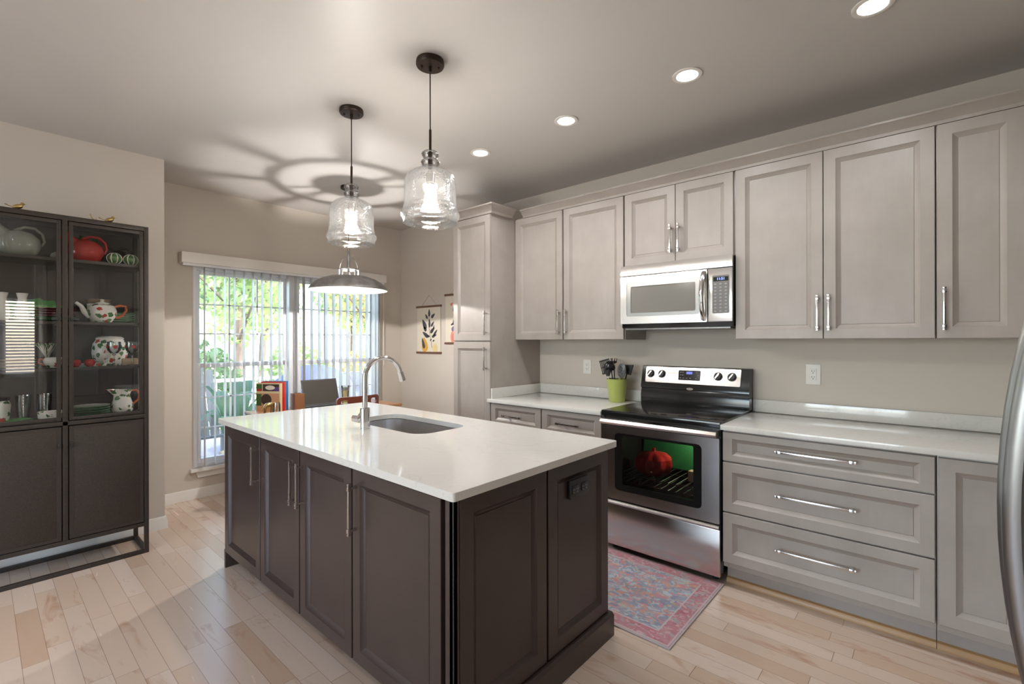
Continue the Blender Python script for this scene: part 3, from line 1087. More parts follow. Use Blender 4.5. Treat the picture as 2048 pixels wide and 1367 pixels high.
# ------------------------------------------------------------------ microwave
mw = thing('microwave_oven', 'stainless microwave hung over the range', 'microwave', (-1.275, 3.24, 1.465))
mx0, mx1, my = -1.652, -0.898, 3.06
MB().box(mx0 + 0.002, mx1 - 0.004, my + 0.003, YW - 0.003, 1.475, 1.914, 0.004).build('body', 'black', mw)
MB().box(mx0 + 0.02, mx1 - 0.02, my + 0.02, YW - 0.03, 1.462, 1.476, 0.004).build('underside', 'steel_v', mw)
fM = FY(my)
vent = MB()
vent.prism([(mx0, my + 0.002, 1.840), (mx0, my - 0.014, 1.842), (mx0, my - 0.016, 1.86), (mx0, my - 0.010, 1.914), (mx0, my + 0.002, 1.916)], (mx1 - mx0, 0, 0))
vp = vent.build('vent_hood', 'steel', mw)
lg = MB()
lg.lathe([(0.0, 0), (0.026, 0), (0.026, 0.0015), (0.0, 0.0015)], (-1.365, my - 0.0145, 1.872), 24, axis='Y', sy=0.42)
lg.build('badge', 'chrome', vp)


def rrect(u0, u1, v0, v1, r, n=5):
    pts = []
    for cx, cy, a0 in ((u1 - r, v1 - r, 0), (u0 + r, v1 - r, 90), (u0 + r, v0 + r, 180), (u1 - r, v0 + r, 270)):
        for i in range(n + 1):
            a = math.radians(a0 + 90 * i / n)
            pts.append((cx + r * math.cos(a), cy + r * math.sin(a)))
    return pts


def plate_hole(fr_, outer, inner, n0, n1, ringn=None):
    """flat plate (u,v polygon) with a hole, thickness n0..n1; loops must be lists of (u,v)"""
    bm = bmesh.new()
    def loop(pts):
        vs = [bm.verts.new((p[0], p[1], 0)) for p in pts]
        return [bm.edges.new((vs[i], vs[(i + 1) % len(vs)])) for i in range(len(vs))]
    e = loop(outer) + loop(inner)
    bmesh.ops.triangle_fill(bm, use_beauty=True, use_dissolve=False, edges=e)
    fs = bm.faces[:]
    r = bmesh.ops.extrude_face_region(bm, geom=fs)
    for v in [g for g in r['geom'] if isinstance(g, bmesh.types.BMVert)]:
        v.co.z = 1
    for v in bm.verts:
        v.co = Vector(fr_(v.co.x, v.co.y, n1 if v.co.z > 0.5 else n0))
    mb = MB()
    mb.bm(bm)
    return mb


dx1 = -1.048
door = plate_hole(fM, rrect(mx0, dx1, 1.505, 1.836, 0.006, 2), rrect(-1.606, -1.095, 1.556, 1.792, 0.015), 0.0, 0.016).build('door', 'steel', mw)
plate_hole(fM, rrect(-1.607, -1.094, 1.555, 1.793, 0.015), rrect(-1.575, -1.122, 1.58, 1.765, 0.008), 0.004, 0.012).build('window_border', 'steel_v', door)
mm_ = mat('microwave_window', (0.10, 0.095, 0.085), 0.12)
t = NT(mm_)
vo = t.n('ShaderNodeTexVoronoi')
vo.inputs['Scale'].default_value = 300
vo.inputs['Randomness'].default_value = 0.0
t.l(t.coord(), vo.inputs['Vector'])
t.base(t.mix(t.math('LESS_THAN', vo.outputs['Distance'], 0.3), (0.22, 0.21, 0.19), (0.06, 0.06, 0.055)))
MB().box(-1.578, -1.12, my - 0.008, my, 1.577, 1.768).build('window', mm_, door)
hd = MB()
pts, n = [], 14
for i in range(n + 1):
    q = i / n
    pts.append((-1.068, my - 0.014 - 0.045 * math.sin(PI * q) ** 0.7, 1.52 + 0.30 * q))
hd.tube(pts, 0.013, 10, flat=1.25)
hd.build('handle', 'chrome', door)
cp = MB().box(-1.043, mx1, my - 0.014, my + 0.001, 1.505, 1.836, 0.004).build('control_panel', 'steel', mw)
kp = plate_hole(fM, rrect(-1.016, -0.915, 1.556, 1.792, 0.008), rrect(-1.01, -0.92, 1.755, 1.782, 0.002), 0.012, 0.0165)
b_ = kp
for r_ in range(9):
    for c_ in range(3):
        z = 1.738 - r_ * 0.021
        x = -0.998 + c_ * 0.0315
        b_.box(x - 0.006, x + 0.006, my - 0.0172, my - 0.016, z - 0.0035, z + 0.0035, 0, 1)
b_.build('keypad', [mat('grey_keypad', (0.14, 0.135, 0.13), 0.35), mat('grey_keys', (0.34, 0.33, 0.31), 0.5)], cp)
MB().box(-1.0105, -0.9195, my - 0.0155, my - 0.012, 1.754, 1.783).build('display', 'black', cp)


def text(body, size, m_, parent, loc, rot, name):
    c = bpy.data.curves.new(name, 'FONT')
    c.body = body
    c.size = size
    c.align_x = 'CENTER'
    c.align_y = 'CENTER'
    c.extrude = 0.0004
    c.materials.append(M[m_] if isinstance(m_, str) else m_)
    o = bpy.data.objects.new(name, c)
    COL.objects.link(o)
    bpy.context.view_layer.update()
    me = bpy.data.meshes.new_from_object(o.evaluated_get(bpy.context.evaluated_depsgraph_get()))
    bpy.data.objects.remove(o)
    me.transform(Matrix.Translation(loc) @ Matrix.Rotation(rot[0], 4, 'X'))
    o = bpy.data.objects.new(name, me)
    COL.objects.link(o)
    root = parent
    while root.parent is not None: root = root.parent
    me.transform(Matrix.Translation(-Vector(root.location)))
    o.parent = parent
    return o


text('11:51', 0.022, 'display', cp, (-0.965, my - 0.0162, 1.769), (PI / 2, 0, 0), 'clock_digits')

# ------------------------------------------------------------------ range
rg = thing('kitchen_range', 'stainless electric range with black glass cooktop', 'stove', (-1.267, 3.1, 0))
rx0, rx1, ry = -1.644, -0.888, 2.80
# hollow oven box
ob = MB()
ob.box(rx0, rx0 + 0.06, ry, 3.42, 0.05, 0.885).box(rx1 - 0.06, rx1, ry, 3.42, 0.05, 0.885)
ob.box(rx0 + 0.06, rx1 - 0.06, 3.30, 3.42, 0.05, 0.885).box(rx0 + 0.06, rx1 - 0.06, ry, 3.30, 0.05, 0.40).box(rx0 + 0.06, rx1 - 0.06, ry, 3.30, 0.80, 0.885)
ob.build('body', 'black', rg)
for x in (rx0 + 0.05, rx1 - 0.05):
    for y in (ry + 0.06, 3.36):
        MB().lathe([(0.018, 0), (0.018, 0.05)], (x, y, 0), 12).build('foot', 'black_plastic', rg)
MB().box(rx0 - 0.006, rx1 + 0.006, ry - 0.028, 3.37, 0.888, 0.926, 0.006).build('cooktop', 'black', rg)
fR = FY(ry)
drw = MB().box(rx0, rx1, ry - 0.022, ry, 0.045, 0.312, 0.004)
drw = drw.build('storage_drawer', 'steel', rg)
lip = MB()
lip.prism([(rx0, ry, 0.313), (rx0, ry - 0.024, 0.313), (rx0, ry - 0.046, 0.322), (rx0, ry - 0.048, 0.332), (rx0, ry - 0.036, 0.340), (rx0, ry, 0.343)], (rx1 - rx0, 0, 0))
lip.build('drawer_lip', 'steel', drw)
od = plate_hole(fR, rrect(rx0, rx1, 0.349, 0.832, 0.004, 2), rrect(-1.548, -0.986, 0.413, 0.785, 0.028), 0.0, 0.03).build('oven_door', 'steel', rg)
plate_hole(fR, rrect(-1.5485, -0.9855, 0.4125, 0.7855, 0.028), rrect(-1.497, -1.035, 0.452, 0.77, 0.008), 0.012, 0.028).build('window_border', 'black', od)
MB().box(-1.50, -1.03, ry - 0.020, ry - 0.014, 0.448, 0.773).build('window', 'oven_glass', od, smooth=0)
hb = MB()
hb.prism([(rx0 + 0.004, ry - 0.03, 0.838), (rx0 + 0.004, ry - 0.062, 0.842), (rx0 + 0.004, ry - 0.068, 0.855), (rx0 + 0.004, ry - 0.060, 0.872), (rx0 + 0.004, ry - 0.028, 0.878), (rx0 + 0.004, ry, 0.876), (rx0 + 0.004, ry, 0.84)], (rx1 - rx0 - 0.012, 0, 0))
hb.build('handle', 'steel', od)
for z in (0.50, 0.455):
    rk = MB()
    rk.tube([(rx0 + 0.07, ry + 0.04, z), (rx1 - 0.07, ry + 0.04, z)], 0.003, 6).tube([(rx0 + 0.07, 3.2, z), (rx1 - 0.07, 3.2, z)], 0.003, 6)
    for k in range(13):
        x = rx0 + 0.09 + k * 0.048
        rk.tube([(x, ry + 0.04, z), (x, 3.2, z)], 0.0018, 5)
    rk.build('oven_rack', 'pewter', rg)
# backguard
bgd = MB()
bgd.prism([(rx0 - 0.004, 3.444, 0.926), (rx0 - 0.004, 3.352, 0.926), (rx0 - 0.004, 3.350, 0.985), (rx0 - 0.004, 3.362, 1.03), (rx0 - 0.004, 3.350, 1.035), (rx0 - 0.004, 3.352, 1.055), (rx0 - 0.004, 3.385, 1.193), (rx0 - 0.004, 3.395, 1.197), (rx0 - 0.004, 3.444, 1.197)], (rx1 - rx0 + 0.008, 0, 0))
bgd = bgd.build('backguard', 'black', rg)
tl_ = math.atan2(0.033, 0.138)


def FG(u, v, n):   # sloped face of the backguard: v = height above z=1.055 along the slope
    return (u, 3.352 + v * math.sin(tl_) - n * math.cos(tl_), 1.055 + v * math.cos(tl_) + n * math.sin(tl_))


cpn = MB().prism([FG(u, v, 0.0005) for u, v in rrect(-1.613, -0.94, 0.022, 0.138, 0.008)], Vector(FG(0, 0, 0.006)) - Vector(FG(0, 0, 0))).build('control_panel', 'steel', rg)
for u in (-1.573, -1.487, -1.085, -0.995):
    v = 0.086
    kn = MB()
    ring, o_ = [], 0
    ax = (Vector(FG(0, 0, 1)) - Vector(FG(0, 0, 0))).normalized()
    c0 = Vector(FG(u, v, 0.006))
    def disc(r0, r1, n0, n1, seg=24):
        a = ax.orthogonal().normalized(); b = ax.cross(a)
        p0 = [c0 + ax * n0 + (a * math.cos(2 * PI * i / seg) + b * math.sin(2 * PI * i / seg)) * r0 for i in range(seg)]
        p1 = [c0 + ax * n1 + (a * math.cos(2 * PI * i / seg) + b * math.sin(2 * PI * i / seg)) * r1 for i in range(seg)]
        kn.add(p0 + p1, [tuple(range(seg)), tuple(range(2 * seg - 1, seg - 1, -1))] + [(i, (i + 1) % seg, seg + (i + 1) % seg, seg + i) for i in range(seg)])
    disc(0.030, 0.030, 0, 0.0015)
    disc(0.024, 0.021, 0.0015, 0.018)
    kn.prism([FG(u + math.cos(-0.6) * a_ - math.sin(-0.6) * b_, v + math.sin(-0.6) * a_ + math.cos(-0.6) * b_, 0.024) for a_, b_ in ((-0.004, -0.02), (0.004, -0.02), (0.004, 0.02), (-0.004, 0.02))], ax * 0.01, 1)
    kn.build('knob', ['black_plastic', 'pewter'], cpn)
bt = MB().prism([FG(u, v, 0.006) for u, v in rrect(-1.362, -1.205, 0.048, 0.12, 0.003)], ax * 0.002, 0)
bt.prism([FG(u, v, 0.0082) for u, v in rrect(-1.305, -1.262, 0.092, 0.110, 0.001, 1)], ax * 0.0006, 1)
for u, v in ((-1.345, 0.105), (-1.33, 0.105), (-1.345, 0.085), (-1.33, 0.085), (-1.345, 0.063), (-1.325, 0.063), (-1.30, 0.063), (-1.275, 0.063), (-1.235, 0.105), (-1.22, 0.085), (-1.235, 0.063)):
    bt.prism([FG(u + a_, v + b_, 0.0082) for a_, b_ in ((-0.004, -0.003), (0.004, -0.003), (0.004, 0.003), (-0.004, 0.003))], ax * 0.0006, 2)
bt.build('clock_panel', ['black', mat('lcd_glow', (0.1, 0.13, 0.5), 0.3, **{'Emission Color': (0.15, 0.2, 0.9, 1), 'Emission Strength': 0.6}), mat('dim_keys', (0.16, 0.16, 0.17), 0.4)], cpn)
MB().lathe([(0.0, 0), (0.024, 0), (0.024, 0.002), (0, 0.002)], (-1.274, 3.347, 1.043), 24, axis='Y', sy=0.36).build('badge', 'chrome', bgd)
lamp('oven_lamp', 'POINT', (-1.12, 3.10, 0.775), 7.0, (1, 0.88, 0.70), rg, shadow_soft_size=0.02)

# what the oven holds
mb = MB()
n = 40
prof = [(0.0, 0.0), (0.075, 0.0), (0.11, 0.03), (0.122, 0.07), (0.115, 0.11), (0.08, 0.14), (0.03, 0.150), (0.012, 0.152), (0.012, 0.172), (0, 0.174)]
mb.lathe(prof, (0, 0, 0), n)
for i, p in enumerate(mb.v):
    a = math.atan2(p[1], p[0])
    r = math.hypot(p[0], p[1])
    f = 1 + (0.07 * math.cos(8 * a) - 0.03) * min(1, r / 0.05)
    mb.v[i] = (p[0] * f, p[1] * f, p[2])
o = mb.build('casserole_pot', 'red_glaze')
o.location = (-1.37, ry + 0.17, 0.5035)
tag(o, 'red lobed casserole pot behind the oven window', 'pot')
M['reflection_green'] = mat('reflection_green', (0.015, 0.13, 0.04), 0.4)  # green of an added panel that imitates a reflection in the oven window
solo('green_reflection', MB().prism([(-1.56, 3.20, 0.505), (-0.97, 3.20, 0.505), (-0.97, 3.24, 0.795), (-1.56, 3.24, 0.795)], (0, 0.012, 0)), 'reflection_green',
     'green panel at the back of the oven, imitating a reflection in its window', 'tray', (-1.18, 3.2, 0.505))
solo('wooden_block', MB().box(-1.135, -1.065, 2.95, 3.0, 0.505, 0.57, 0.003), 'tan', 'small tan block on the oven rack beside the red pot', 'block', (-1.1, 2.97, 0.505))

# ------------------------------------------------------------------ refrigerator and the cabinet over it
fg = thing('refrigerator', 'stainless french-door refrigerator at the right edge', 'refrigerator', (0.52, 1.05, 0))
MB().box(0.19, XR - 0.01, 0.60, 1.50, 0.03, 1.76, 0.01).build('body', 'black', fg)
def fdoor(name, y0, y1, z0, z1):
    mb = MB()
    n = 10
    vs, fs = [], []
    for i in range(n + 1):
        q = i / n
        y = y0 + (y1 - y0) * q
        b = 0.012 * math.sin(PI * (y - 0.6) / 0.9)
        vs += [(0.188, y, z0), (0.158 - b, y, z0), (0.158 - b, y, z1), (0.188, y, z1)]
    for i in range(n):
        for k in range(4):
            fs.append((i * 4 + k, i * 4 + (k + 1) % 4, i * 4 + 4 + (k + 1) % 4, i * 4 + 4 + k))
    fs += [(0, 1, 2, 3), (n * 4 + 3, n * 4 + 2, n * 4 + 1, n * 4)]
    mb.add(vs, fs)
    return mb.build(name, 'steel_v', fg)
for y0, y1, hy in ((0.602, 1.047, 1.008), (1.053, 1.498, 1.078)):
    d = fdoor('door', y0, y1, 0.72, 1.755)
    pts = [(0.153 - 0.060 * (1 - (i / 8 - 1) ** 2), hy, 0.72 + 0.82 * i / 16) for i in range(17)]
    MB().tube(pts, 0.012, 10, flat=1.1).build('handle', 'steel_v', d)
d = fdoor('freezer_drawer', 0.602, 1.498, 0.08, 0.71)
pts = [(0.15 - 0.05 * math.sin(PI * i / 16) ** 0.8, 0.70 + 0.70 * i / 16, 0.63) for i in range(17)]
MB().tube(pts, 0.012, 10).build('handle', 'steel', d)
oc = thing('upper_cabinet', 'double-door cabinet above the refrigerator', 'cabinet', (0.62, 1.05, 1.83))
MB().box(0.30, XR - 0.004, 0.56, 1.54, 1.83, 2.44).build('body', 'cab', oc)
fO = FXm(0.30)
cab_front(oc, 'door', fO, 0.565, 1.047, 1.835, 2.435, 'cab', (1.02, 1.96, 0.18, True))
cab_front(oc, 'door', fO, 1.053, 1.535, 1.835, 2.435, 'cab', (1.08, 1.96, 0.18, True))
solo('end_panel', MB().box(0.22, XR - 0.004, 0.525, 0.555, 0, 2.44, 0.002), 'cab', 'tall taupe panel enclosing the near side of the refrigerator', 'panel', (0.6, 0.54, 0))

# ================================================================== ISLAND
isl = thing('kitchen_island', 'dark espresso kitchen island with raised panel doors', 'island', (-2.19, 1.49, 0))
ix0, ix1, iy0, iy1 = -3.245, -1.158, 1.026, 1.985
ib = MB()
# open-topped carcass so that the sink bowl has room
ib.box(ix0, ix1, iy0, iy0 + 0.02, 0.095, 0.884).box(ix0, ix1, iy1 - 0.02, iy1, 0.095, 0.884)
ib.box(ix0, ix0 + 0.02, iy0 + 0.02, iy1 - 0.02, 0.095, 0.884).box(ix1 - 0.02, ix1, iy0 + 0.02, iy1 - 0.02, 0.095, 0.884).box(ix0 + 0.02, ix1 - 0.02, iy0 + 0.02, iy1 - 0.02, 0.095, 0.115)
ib.build('body', 'dark', isl)
MB().box(ix0 + 0.03, ix1 - 0.02, 1.095, iy1 - 0.01, 0, 0.095).build('toe_kick', 'dark', isl)
fI = FY(iy0)
for a, b, hx in ((-3.243, -2.703, -2.731), (-2.694, -2.235, -2.262), (-2.225, -1.763, -2.192), (-1.753, -1.203, -1.724)):
    cab_front(isl, 'door', fI, a, b, 0.098, 0.872, 'dark', (hx, 0.72, 0.20, True), 'pewter')
# corner post
MB().box(-1.178, -1.138, 1.004, 1.024, 0.098, 0.884, 0.003).box(-1.158, -1.138, 1.004, 1.03, 0.098, 0.884, 0.002).build('corner_post', 'dark', isl)
fE = FXp(ix1)
for a, b in ((1.034, 1.496), (1.507, 1.972)):
    MB().front(fE, a, b, 0.112, 0.878, su=0.06, sv=0.06).build('end_panel', 'dark', isl)
pl_ = MB()
pl_.prism([(ix1 - 0.05, 1.0, 0), (ix1 + 0.042, 1.0, 0), (ix1 + 0.042, 1.0, 0.096), (ix1 + 0.03, 1.0, 0.108), (ix1 - 0.05, 1.0, 0.108)], (0, iy1 - 1.0 + 0.004, 0))
pl_.build('plinth', 'dark', isl)
MB().box(ix0 - 0.012, ix0 + 0.012, 1.006, iy1, 0, 0.112, 0.002).build('plinth', 'dark', isl)
ol = thing('island_outlet', 'black double outlet on the end panel of the island', 'outlet', (ix1 + 0.02, 1.727, 0.755))
ox = ix1 + 0.0105
MB().box(ox, ox + 0.014, 1.657, 1.795, 0.715, 0.795, 0.003).build('cover_plate', 'black_plastic', ol)
for yc in (1.69, 1.76):
    r_ = MB().box(ox + 0.013, ox + 0.017, yc - 0.024, yc + 0.024, 0.737, 0.773, 0.002).build('receptacle', 'black', ol)
    s_ = MB()
    for q in (-0.013, 0.013):
        s_.box(ox + 0.0168, ox + 0.0176, yc + q - 0.006, yc + q - 0.004, 0.752, 0.760).box(ox + 0.0168, ox + 0.0176, yc + q + 0.004, yc + q + 0.006, 0.752, 0.760)
        s_.box(ox + 0.0168, ox + 0.0176, yc + q - 0.002, yc + q + 0.002, 0.742, 0.746)
    s_.build('slots', 'pewter', r_)

# worktop of the island with the sink cut-out
FZ = lambda u, v, n: (u, v, n)
sk = rrect(-2.630, -1.925, 1.468, 1.825, 0.095, 8)
outer = rrect(-3.285, -1.110, 0.980, 2.012, 0.012, 3)
top = plate_hole(FZ, outer, sk, zt0, zt1)
o = top.build('worktop', 'quartz')
bv = o.modifiers.new('bevel', 'BEVEL')
bv.width = 0.0035
bv.segments = 2
bv.limit_method = 'ANGLE'
bv.angle_limit = math.radians(50)
tag(o, 'white quartz worktop on the dark island, with sink cut-out', 'countertop')
# sink
sn = thing('sink', 'stainless undermount sink in the island worktop', 'sink', (-2.25, 1.645, 0.70))
bm = MB()
lo = rrect(-2.58, -1.92, 1.463, 1.83, 0.088, 8)
def ringpts(d, z):
    return [(x, y, z) for x, y in rrect(-2.635 + d, -1.92 - d, 1.463 + d, 1.83 - d, max(0.02, 0.098 - d * 0.6), 8)]
rings = [ringpts(-0.02, 0.882), ringpts(0, 0.882), ringpts(0.004, 0.75), ringpts(0.02, 0.715), ringpts(0.06, 0.70), ringpts(0.15, 0.697)]
k = len(rings[0])
vs = [p for r in rings for p in r]
fs = []
for j in range(len(rings) - 1):
    for i in range(k):
        fs.append((j * k + i, j * k + (i + 1) % k, (j + 1) * k + (i + 1) % k, (j + 1) * k + i))
fs.append(tuple((len(rings) - 1) * k + i for i in range(k)))
bm.add(vs, fs)
bm.build('basin', 'sinksteel', sn, smooth=50)
MB().lathe([(0.0, 0.699), (0.03, 0.699), (0.045, 0.702), (0.048, 0.6985), (0.048, 0.69)], (-2.25, 1.70, 0), 24).build('drain', 'chrome', sn)
# faucet
fc = thing('faucet', 'chrome gooseneck faucet beside the island sink', 'faucet', (-2.290, 1.390, zt1))
fx, fy_ = -2.290, 1.390
MB().lathe([(0.028, zt1), (0.028, zt1 + 0.004), (0.026, zt1 + 0.006), (0.026, zt1 + 0.108), (0.024, zt1 + 0.113), (0.014, zt1 + 0.115)], (fx, fy_, 0), 28).build('body', 'chrome', fc)
pts = [(fx, fy_, 1.02), (fx, fy_, 1.10), (fx, fy_, 1.18)]
R_ = 0.103
for i in range(1, 19):
    a = PI - i / 18 * (PI * 0.93)
    pts.append((fx + 0.16 * (R_ + R_ * math.cos(a)), fy_ + R_ + R_ * math.cos(a), 1.192 + R_ * math.sin(a)))
MB().tube(pts, 0.0135, 16).build('spout', 'chrome', fc)
e = Vector(pts[-1]); d = (Vector(pts[-1]) - Vector(pts[-2])).normalized()
MB().tube([e - d * 0.005, e + d * 0.003, e + d * 0.004, e + d * 0.055, e + d * 0.057], 0.016, 16, rs=[0.0125, 0.0125, 0.0165, 0.018, 0.015]).build('spray_head', 'chrome', fc)
lv = MB()
lv.tube([(fx - 0.02, fy_ - 0.004, 0.966), (fx - 0.035, fy_ - 0.01, 0.966), (fx - 0.036, fy_ - 0.0104, 0.966), (fx - 0.073, fy_ - 0.026, 0.966)], 0.016, 16, rs=[0.014, 0.014, 0.019, 0.019])
lv.tube([(fx - 0.05, fy_ - 0.016, 0.975), (fx - 0.03, fy_ + 0.02, 1.03)], 0.004, 8)
lv.build('lever', 'chrome', fc)

# rug
rw = MB()
rw.box(-0.615, 0.615, -0.378, 0.378, 0.0, 0.007, 0.003)
o = rw.build('rug', 'rug')
o.location = (-1.487, 2.428, 0.0005)
tag(o, 'faded red and blue oriental rug in front of the range', 'rug')

# ------------------------------------------------------------------ crock and utensils
cx, cy = -1.815, 3.285
z0 = zt1
solo('utensil_crock', MB().lathe([(0, z0 + 0.0005), (0.056, z0 + 0.0005), (0.060, z0 + 0.006), (0.080, z0 + 0.170), (0.082, z0 + 0.178), (0.077, z0 + 0.178), (0.056, z0 + 0.012), (0, z0 + 0.010)], (cx, cy, 0), 36),
     'lime', 'lime green crock full of utensils beside the range', 'crock', (cx, cy, z0))


def ut(name, label, base, top_, build):
    t_ = thing(name, label, 'utensil', tuple(base), 'utensils in the green crock')
    b_, tp = Vector(base), Vector(top_)
    build(t_, b_, tp)
    return t_


zb = z0 + 0.014
def frame(b, t_):
    d = (t_ - b).normalized()
    s = d.cross(Vector((0, 1, 0))).normalized()      # sideways, roughly in the wall plane
    if s.length < 0.1: s = Vector((1, 0, 0))
    return d, s, s.cross(d).normalized()


def u_turner(t_, b, tp):
    d, s, n = frame(b, tp)
    MB().tube([b, b + (tp - b) * 0.75, tp - d * 0.0], 0.006, 8).build('handle', 'pewter', t_)
    # slotted head
    bm_ = MB()
    def q(u, v): return tp + s * u + d * v
    bm_.prism([q(-0.045, 0), q(0.045, 0), q(0.045, 0.012), q(-0.045, 0.012)], n * 0.003)
    bm_.prism([q(-0.045, 0.10), q(0.045, 0.10), q(0.045, 0.112), q(-0.045, 0.112)], n * 0.003)
    for k in range(7):
        u = -0.045 + k * 0.0135
        bm_.prism([q(u, 0.01), q(u + 0.0075, 0.01), q(u + 0.0075, 0.102), q(u, 0.102)], n * 0.003)
    bm_.prism([q(-0.045, 0.05), q(0.045, 0.05), q(0.045, 0.058), q(-0.045, 0.058)], n * 0.003)
    bm_.build('head', 'blackmat', t_)


def u_spoon(slots, m_='blackmat', w=0.032, l=0.055, cup=0.012, hm='pewter'):
    def f(t_, b, tp):
        d, s, n = frame(b, tp)
        MB().tube([b, tp], 0.005, 8).build('handle', hm, t_)
        mb = MB()
        c = tp + d * l * 0.85
        R, K = 6, 20
        vs = [c - n * cup]
        fs = []
        for r in range(1, R + 1):
            q = r / R
            for k in range(K):
                a = 2 * PI * k / K
                vs.append(c + s * (w * q * math.cos(a)) + d * (l * q * math.sin(a)) - n * (cup * (1 - q * q)))
        for k in range(K): fs.append((0, 1 + k, 1 + (k + 1) % K))
        for r in range(R - 1):
            for k in range(K):
                fs.append((1 + r * K + k, 1 + r * K + (k + 1) % K, 1 + (r + 1) * K + (k + 1) % K, 1 + (r + 1) * K + k))
        N = len(vs)
        vs += [v + n * 0.003 for v in vs]
        fs += [tuple(i + N for i in reversed(x)) for x in fs]
        for k in range(K):
            a_, b2 = 1 + (R - 1) * K + k, 1 + (R - 1) * K + (k + 1) % K
            fs.append((a_, b2, b2 + N, a_ + N))
        mb.add(vs, fs)
        h_ = mb.build('head', m_, t_)
        if slots:
            sl = MB()
            for (u, v) in ((-0.01, -0.02), (0.006, -0.012), (-0.004, 0.004), (0.010, 0.012), (-0.008, 0.022), (0.004, 0.03)):
                p = c + s * u + d * v - n * (cup * 0.75)
                for off in (-0.006, 0.004):
                    sl.prism([p + s * -0.0025 + d * -0.007 + n * off, p + s * 0.0025 + d * -0.005 + n * off, p + s * 0.0025 + d * 0.007 + n * off, p + s * -0.0025 + d * 0.005 + n * off], n * 0.002)
            sl.build('slots', 'grout', h_)
    return f


def u_ladle(t_, b, tp):
    d, s, n = frame(b, tp)
    MB().tube([b, tp], 0.005, 8).build('handle', 'blackmat', t_)
    mb = MB()
    c = tp + d * 0.03 + Vector((0.0, -0.02, 0.0))
    prof = [(0.0, -0.042), (0.025, -0.036), (0.042, -0.012), (0.046, 0.006), (0.044, 0.006), (0.039, -0.010), (0.023, -0.033), (0.0, -0.038)]
    mb.lathe(prof, (0, 0, 0), 24)
    rot = Vector((0, 0, 1)).rotation_difference(Vector((-0.35, 0.45, -0.8)).normalized())
    mb.v = [tuple(c + rot @ Vector(p)) for p in mb.v]
    mb.build('bowl', 'black', t_)


def u_fork(t_, b, tp):
    d, s, n = frame(b, tp)
    MB().tube([b, tp], 0.005, 8).build('handle', 'blackmat', t_)
    mb = MB()
    mb.lathe([(0.0, -0.012), (0.022, 0.0), (0.02, 0.012), (0, 0.016)], tuple(tp), 14)
    for k in range(7):
        a = 2 * PI * k / 7
        o_ = Vector((math.cos(a) * 0.02, math.sin(a) * 0.02, 0.0))
        mb.tube([tp + o_, tp + o_ * 1.25 + Vector((0, 0, 0.034))], 0.003, 6)
    mb.build('head', 'blackmat', t_)


def u_spatula(t_, b, tp):
    d, s, n = frame(b, tp)
    MB().tube([b, tp], 0.006, 8).build('handle', 'blackmat', t_)
    def q(u, v): return tp + s * u + d * v
    MB().prism([q(-0.028, -0.02), q(0.028, -0.02), q(0.034, 0.045), q(-0.03, 0.062)], n * 0.018).build('head', 'blackmat', t_)


ut('slotted_turner', 'black slotted turner at the left of the green crock', (cx - 0.022, cy - 0.006, zb), (cx - 0.078, cy - 0.01, z0 + 0.215), u_turner)
ut('pasta_server', 'black pasta server with stubby prongs at the back of the crock', (cx - 0.03, cy + 0.024, zb), (cx - 0.045, cy + 0.035, z0 + 0.30), u_fork)
ut('serving_spoon', 'narrow dark spoon seen edge-on beside the slotted turner', (cx - 0.022, cy - 0.034, zb), (cx - 0.052, cy - 0.044, z0 + 0.20), u_spoon(False, 'blackmat', 0.026, 0.055))
ut('soup_ladle', 'black ladle with a round bowl at the centre of the crock', (cx, cy - 0.02, zb), (cx - 0.018, cy - 0.055, z0 + 0.245), u_ladle)
M['greynylon'] = mat('grey_nylon', (0.12, 0.12, 0.125), 0.3)
ut('slotted_spoon', 'grey slotted spoon leaning right in the crock', (cx + 0.025, cy - 0.006, zb), (cx + 0.05, cy - 0.025, z0 + 0.195), u_spoon(True, 'greynylon', 0.036, 0.058, 0.01))
ut('spatula', 'thick black spatula leaning far right toward the range', (cx + 0.022, cy + 0.012, zb), (cx + 0.077, cy + 0.022, z0 + 0.235), u_spatula)
ut('wooden_spoon', 'pale wooden spoon behind the ladle and slotted spoon', (cx + 0.0, cy + 0.036, zb), (cx + 0.012, cy + 0.05, z0 + 0.21), u_spoon(False, 'tan', 0.024, 0.038, 0.006, 'tan'))

# ================================================================== PENDANTS AND DOWNLIGHTS
pd_ = thing('pendant_light', 'clear glass jar pendant over the near end of the island', 'lamp', (-1.804, 1.45, CZ), 'glass jar pendants over the island')
c0 = (-1.804, 1.45, 0)
MB().lathe([(0.0, CZ - 0.0005), (0.066, CZ - 0.0005), (0.068, CZ - 0.012), (0.066, CZ - 0.017), (0.068, CZ - 0.021), (0.064, CZ - 0.028), (0.012, CZ - 0.030), (0.0, CZ - 0.030)], c0, 32).build('canopy', 'bronze', pd_)
MB().lathe([(0.008, CZ - 0.03), (0.008, CZ - 0.055), (0.003, CZ - 0.057), (0.003, 2.405)], c0, 12).build('cable', 'bronze', pd_)
for a in (0.9, 0.9 + PI):
    MB().lathe([(0.005, CZ - 0.028), (0.006, CZ - 0.034), (0.003, CZ - 0.038), (0, CZ - 0.038)], (c0[0] + 0.04 * math.cos(a), c0[1] + 0.04 * math.sin(a), 0), 10).build('canopy_screw', 'bronze', pd_)
MB().lathe([(0.004, 2.41), (0.0065, 2.405), (0.0065, 2.300), (0.012, 2.298), (0.012, 2.200), (0.0, 2.20)], c0, 14).build('stem', 'bronze', pd_)
so = MB().lathe([(0.0, 2.20), (0.019, 2.20), (0.021, 2.19), (0.021, 2.145), (0.017, 2.14), (0, 2.14)], c0, 18).build('socket', 'pewter', pd_)
